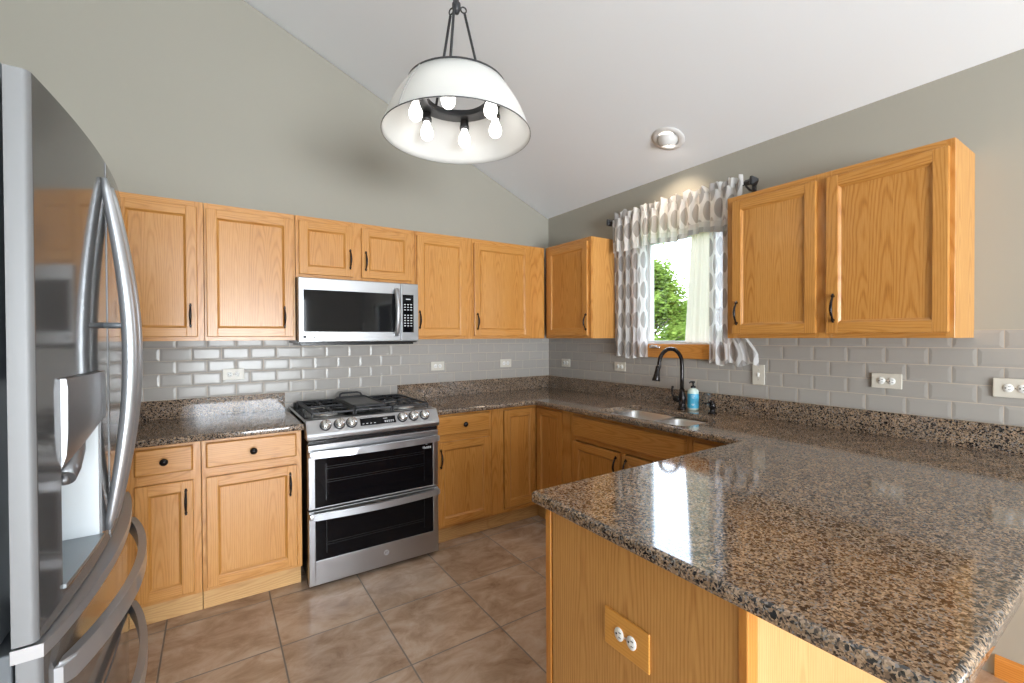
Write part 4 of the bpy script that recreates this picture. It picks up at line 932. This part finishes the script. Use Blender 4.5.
# ================================================================ PENDANT
PXC, PYC, PZ = -1.79, -1.66, 2.213
t = thing('pendant_lamp', 'white drum pendant lamp with six bare bulbs hanging from the sloped ceiling', 'pendant lamp', (PXC, PYC, PZ))
H = 0.200; RB, RT = 0.301, 0.197
bm = bmesh.new(); pr = [(RB, 0.0), (RB-0.030, H*0.33), (RB-0.061, H*0.66), (RT, H)]
pr = [(RB+(RT-RB)*u+0.012*math.sin(PI*u), H*u) for u in [k/10 for k in range(11)]]
lathe(bm, pr, 64, cap=False); o = obj('lamp_shade', bm, SHADEM, t); md = o.modifiers.new('s', 'SOLIDIFY'); md.thickness = 0.0015
bm = bmesh.new()
lathe(bm, [(RB+0.0004, 0.0), (RB+0.0016, 0.0), (RB+0.0010, 0.004), (RB+0.0002, 0.004), (RB+0.0004, 0.0)], 64, cap=False); obj('lower_trim', bm, BLKM, t)
bm = bmesh.new(); lathe(bm, [(RT-0.006, H-0.010), (RT+0.004, H-0.010), (RT+0.003, H+0.003), (RT-0.006, H+0.003), (RT-0.006, H-0.010)], 64, cap=False); obj('upper_trim', bm, BLKM, t)
bm = bmesh.new(); a = 3.48; seamp = [(math.cos(a)*(r+0.001), math.sin(a)*(r+0.001), z) for r, z in pr]; tube(bm, seamp, 0.0022, 6); obj('fabric_seam', bm, mat('seam_grey', (0.35, 0.34, 0.33), 0.8), t)
IRONG = mat('dark_iron_grey', (0.06, 0.06, 0.062), 0.4, 0.7)
bm = bmesh.new(); lathe(bm, [(0.122, 0.143), (0.182, 0.143), (0.182, 0.166), (0.122, 0.166), (0.122, 0.143)], 48, cap=False)
for k in range(3):
    an = k*2*PI/3-0.20; tube(bm, [(0.17*math.cos(an), 0.18*math.sin(an), 0.155), (RT*math.cos(an)*0.985, RT*math.sin(an)*0.985, H-0.003)], 0.005, 8)
obj('socket_ring', bm, IRONG, t)
for k in range(6):
    an = PI/2 - YAW - 0.07 + k*PI/3; x, y = 0.172*math.cos(an), 0.172*math.sin(an)
    bm = bmesh.new(); lathe(bm, [(0.016, 0.125), (0.018, 0.121), (0.018, 0.104), (0.021, 0.100), (0.021, 0.086), (0.015, 0.084)], 20, Matrix.Translation((x, y, 0.020))); sk = obj('socket', bm, IRONG, t)
    bm = bmesh.new(); lathe(bm, [(0.0125, 0.086), (0.013, 0.076), (0.019, 0.062), (0.0255, 0.046), (0.027, 0.034), (0.023, 0.018), (0.013, 0.008), (0.0, 0.005)], 20, Matrix.Translation((x, y, 0.020)), cap=False); obj('light_bulb', bm, BULB, sk)
HZ = 2.740-PZ
for k in range(3):
    an = k*2*PI/3-0.20; cx_, sy_ = math.cos(an), math.sin(an)
    bm = bmesh.new(); tube(bm, [(0.122*cx_, 0.125*sy_, 0.166), (0.035*cx_, 0.035*sy_, HZ-0.02)], 0.0055, 10)
    ring = [(0.030*cx_+0.012*math.cos(q)*cx_, 0.030*sy_+0.012*math.cos(q)*sy_, HZ-0.005+0.012*math.sin(q)) for q in [j*2*PI/14 for j in range(14)]]; tube(bm, ring, 0.003, 8, closed=True)
    obj('support_rod', bm, BLKM, t)
bm = bmesh.new(); lathe(bm, [(0.0, HZ-0.030), (0.010, HZ-0.026), (0.018, HZ-0.008), (0.018, HZ+0.012), (0.010, HZ+0.022), (0.010, HZ+0.05), (0.006, HZ+0.055)], 20); obj('hub', bm, BLKM, t)
ZP = ZC - SL*PXC - PZ
bm = bmesh.new(); tube(bm, [(0, 0, HZ+0.05), (0, 0, ZP-0.015)], 0.006, 10); obj('stem', bm, BLKM, t)
bm = bmesh.new(); lathe(bm, [(0.0, -0.035), (0.02, -0.033), (0.055, -0.014), (0.062, -0.002), (0.062, 0.0)], 28, Matrix.Translation((0, 0, ZP)) @ Matrix.Rotation(math.atan(SL), 4, 'Y')); obj('canopy', bm, BLKM, t)

# ================================================================ RECESSED LIGHT
rx, ry = -0.272, -1.540; rz = ZC - SL*rx
t = thing('recessed_light', 'white eyeball downlight set in the ceiling above the window', 'ceiling light', (rx, ry, rz)); t.rotation_euler = (0, math.atan(SL), 0)
WHM = mat('white_light_trim', (0.72, 0.71, 0.70), 0.4)
bm = bmesh.new(); lathe(bm, [(0.100, -0.0005), (0.098, -0.006), (0.070, -0.010), (0.062, -0.004), (0.062, -0.001)], 40, cap=False); obj('trim_ring', bm, WHM, t)
aim = Matrix.Rotation(-0.62, 4, 'Y') @ Matrix.Rotation(0.25, 4, 'X')
aim = Matrix.Translation((0, 0, 0.004)) @ Matrix.Rotation(-0.68, 4, 'Y') @ Matrix.Rotation(0.22, 4, 'X')
bm = bmesh.new(); lathe(bm, [(0.0605*math.sin(a), -0.0605*math.cos(a)) for a in [0.72+k*(PI/2+0.35-0.72)/10 for k in range(11)]], 32, aim, cap=False)
lathe(bm, [(0.040, -0.0453), (0.036, -0.030)], 32, aim, cap=False); obj('eyeball', bm, WHM, t)
bm = bmesh.new(); lathe(bm, [(0.0395, -0.0440), (0.0, -0.0440)], 28, aim, cap=False); obj('lamp_lens', bm, SPOTM, t)
sl = bpy.data.lights.new('eyeball_spot', 'SPOT'); sl.energy = 15; sl.color = (1.0, 0.82, 0.62); sl.spot_size = 1.9; sl.spot_blend = 0.8; sl.shadow_soft_size = 0.035
so = bpy.data.objects.new('eyeball_spot', sl); COL.objects.link(so); so.parent = t
dirw = (aim.to_3x3() @ Vector((0, 0, -1))); so.location = Vector((0, 0, 0.004)) + dirw*0.066; so.rotation_euler = dirw.to_track_quat('-Z', 'Y').to_euler()

# ================================================================ TREE OUTSIDE
def leafy(name, label, c, rad, n, seed, hgt):
    t = thing(name, label, 'tree', (c[0], c[1], -0.5), 0, 'garden trees outside'); rn = random.Random(seed)
    bm = bmesh.new(); tube(bm, [(0, 0, 0), (0.05, 0.02, hgt*0.3), (-0.05, 0.05, hgt*0.6), (0, 0, hgt*0.9)], [0.14, 0.11, 0.07, 0.02], 10)
    tips = []
    for k in range(60):
        z = hgt*rn.uniform(0.15, 0.98); a = rn.uniform(0, 2*PI); R = rad*(1.0-(z/hgt)**2.2)*rn.uniform(0.55, 1.05)+0.12
        e = Vector((R*math.cos(a), R*math.sin(a), z+0.25*rn.random())); tube(bm, [(0, 0, z*0.8), e*0.5+Vector((0, 0, z*0.42)), e], [0.035, 0.02, 0.006], 6); tips.append(e)
    obj('trunk', bm, mat('bark', (0.12, 0.09, 0.07), 0.9), t)
    bm = bmesh.new()
    for e in tips:
        for _ in range(n):
            f = rn.random()**0.6; p = Vector((e.x*f, e.y*f, e.z-(1-f)*0.25)) + Vector((rn.gauss(0, .15), rn.gauss(0, .15), rn.gauss(0, .13)))
            s = rn.uniform(0.04, 0.075); q = Matrix.Translation(p) @ Matrix.Rotation(rn.uniform(0, 6.28), 4, 'Z') @ Matrix.Rotation(rn.uniform(-1.2, 1.2), 4, 'X')
            V = [bm.verts.new(q @ Vector(v)) for v in ((-s, 0, 0), (0, -s*0.45, 0.004), (s, 0, 0), (0, s*0.45, 0.004))]; bm.faces.new(V)
    m = curtain_mat('leaf_green', 0.45, 1.0, False, (0.20, 0.27, 0.055)); obj('foliage', bm, m, t)
leafy('garden_tree', 'light green leafy tree seen through the kitchen window, left side', (6.2, 3.85, 0), 1.25, 420, 3, 3.7)
leafy('garden_tree', 'lower green leafy tree farther off, seen through the window beside the drape', (9.6, 5.1, 0), 1.6, 420, 8, 2.75)
sun = bpy.data.lights.new('sun', 'SUN'); sun.energy = 6; sun.angle = 0.02; so2 = bpy.data.objects.new('sun', sun); COL.objects.link(so2)
so2.rotation_euler = Vector((0.75, 0.25, -1.0)).to_track_quat('-Z', 'Y').to_euler()
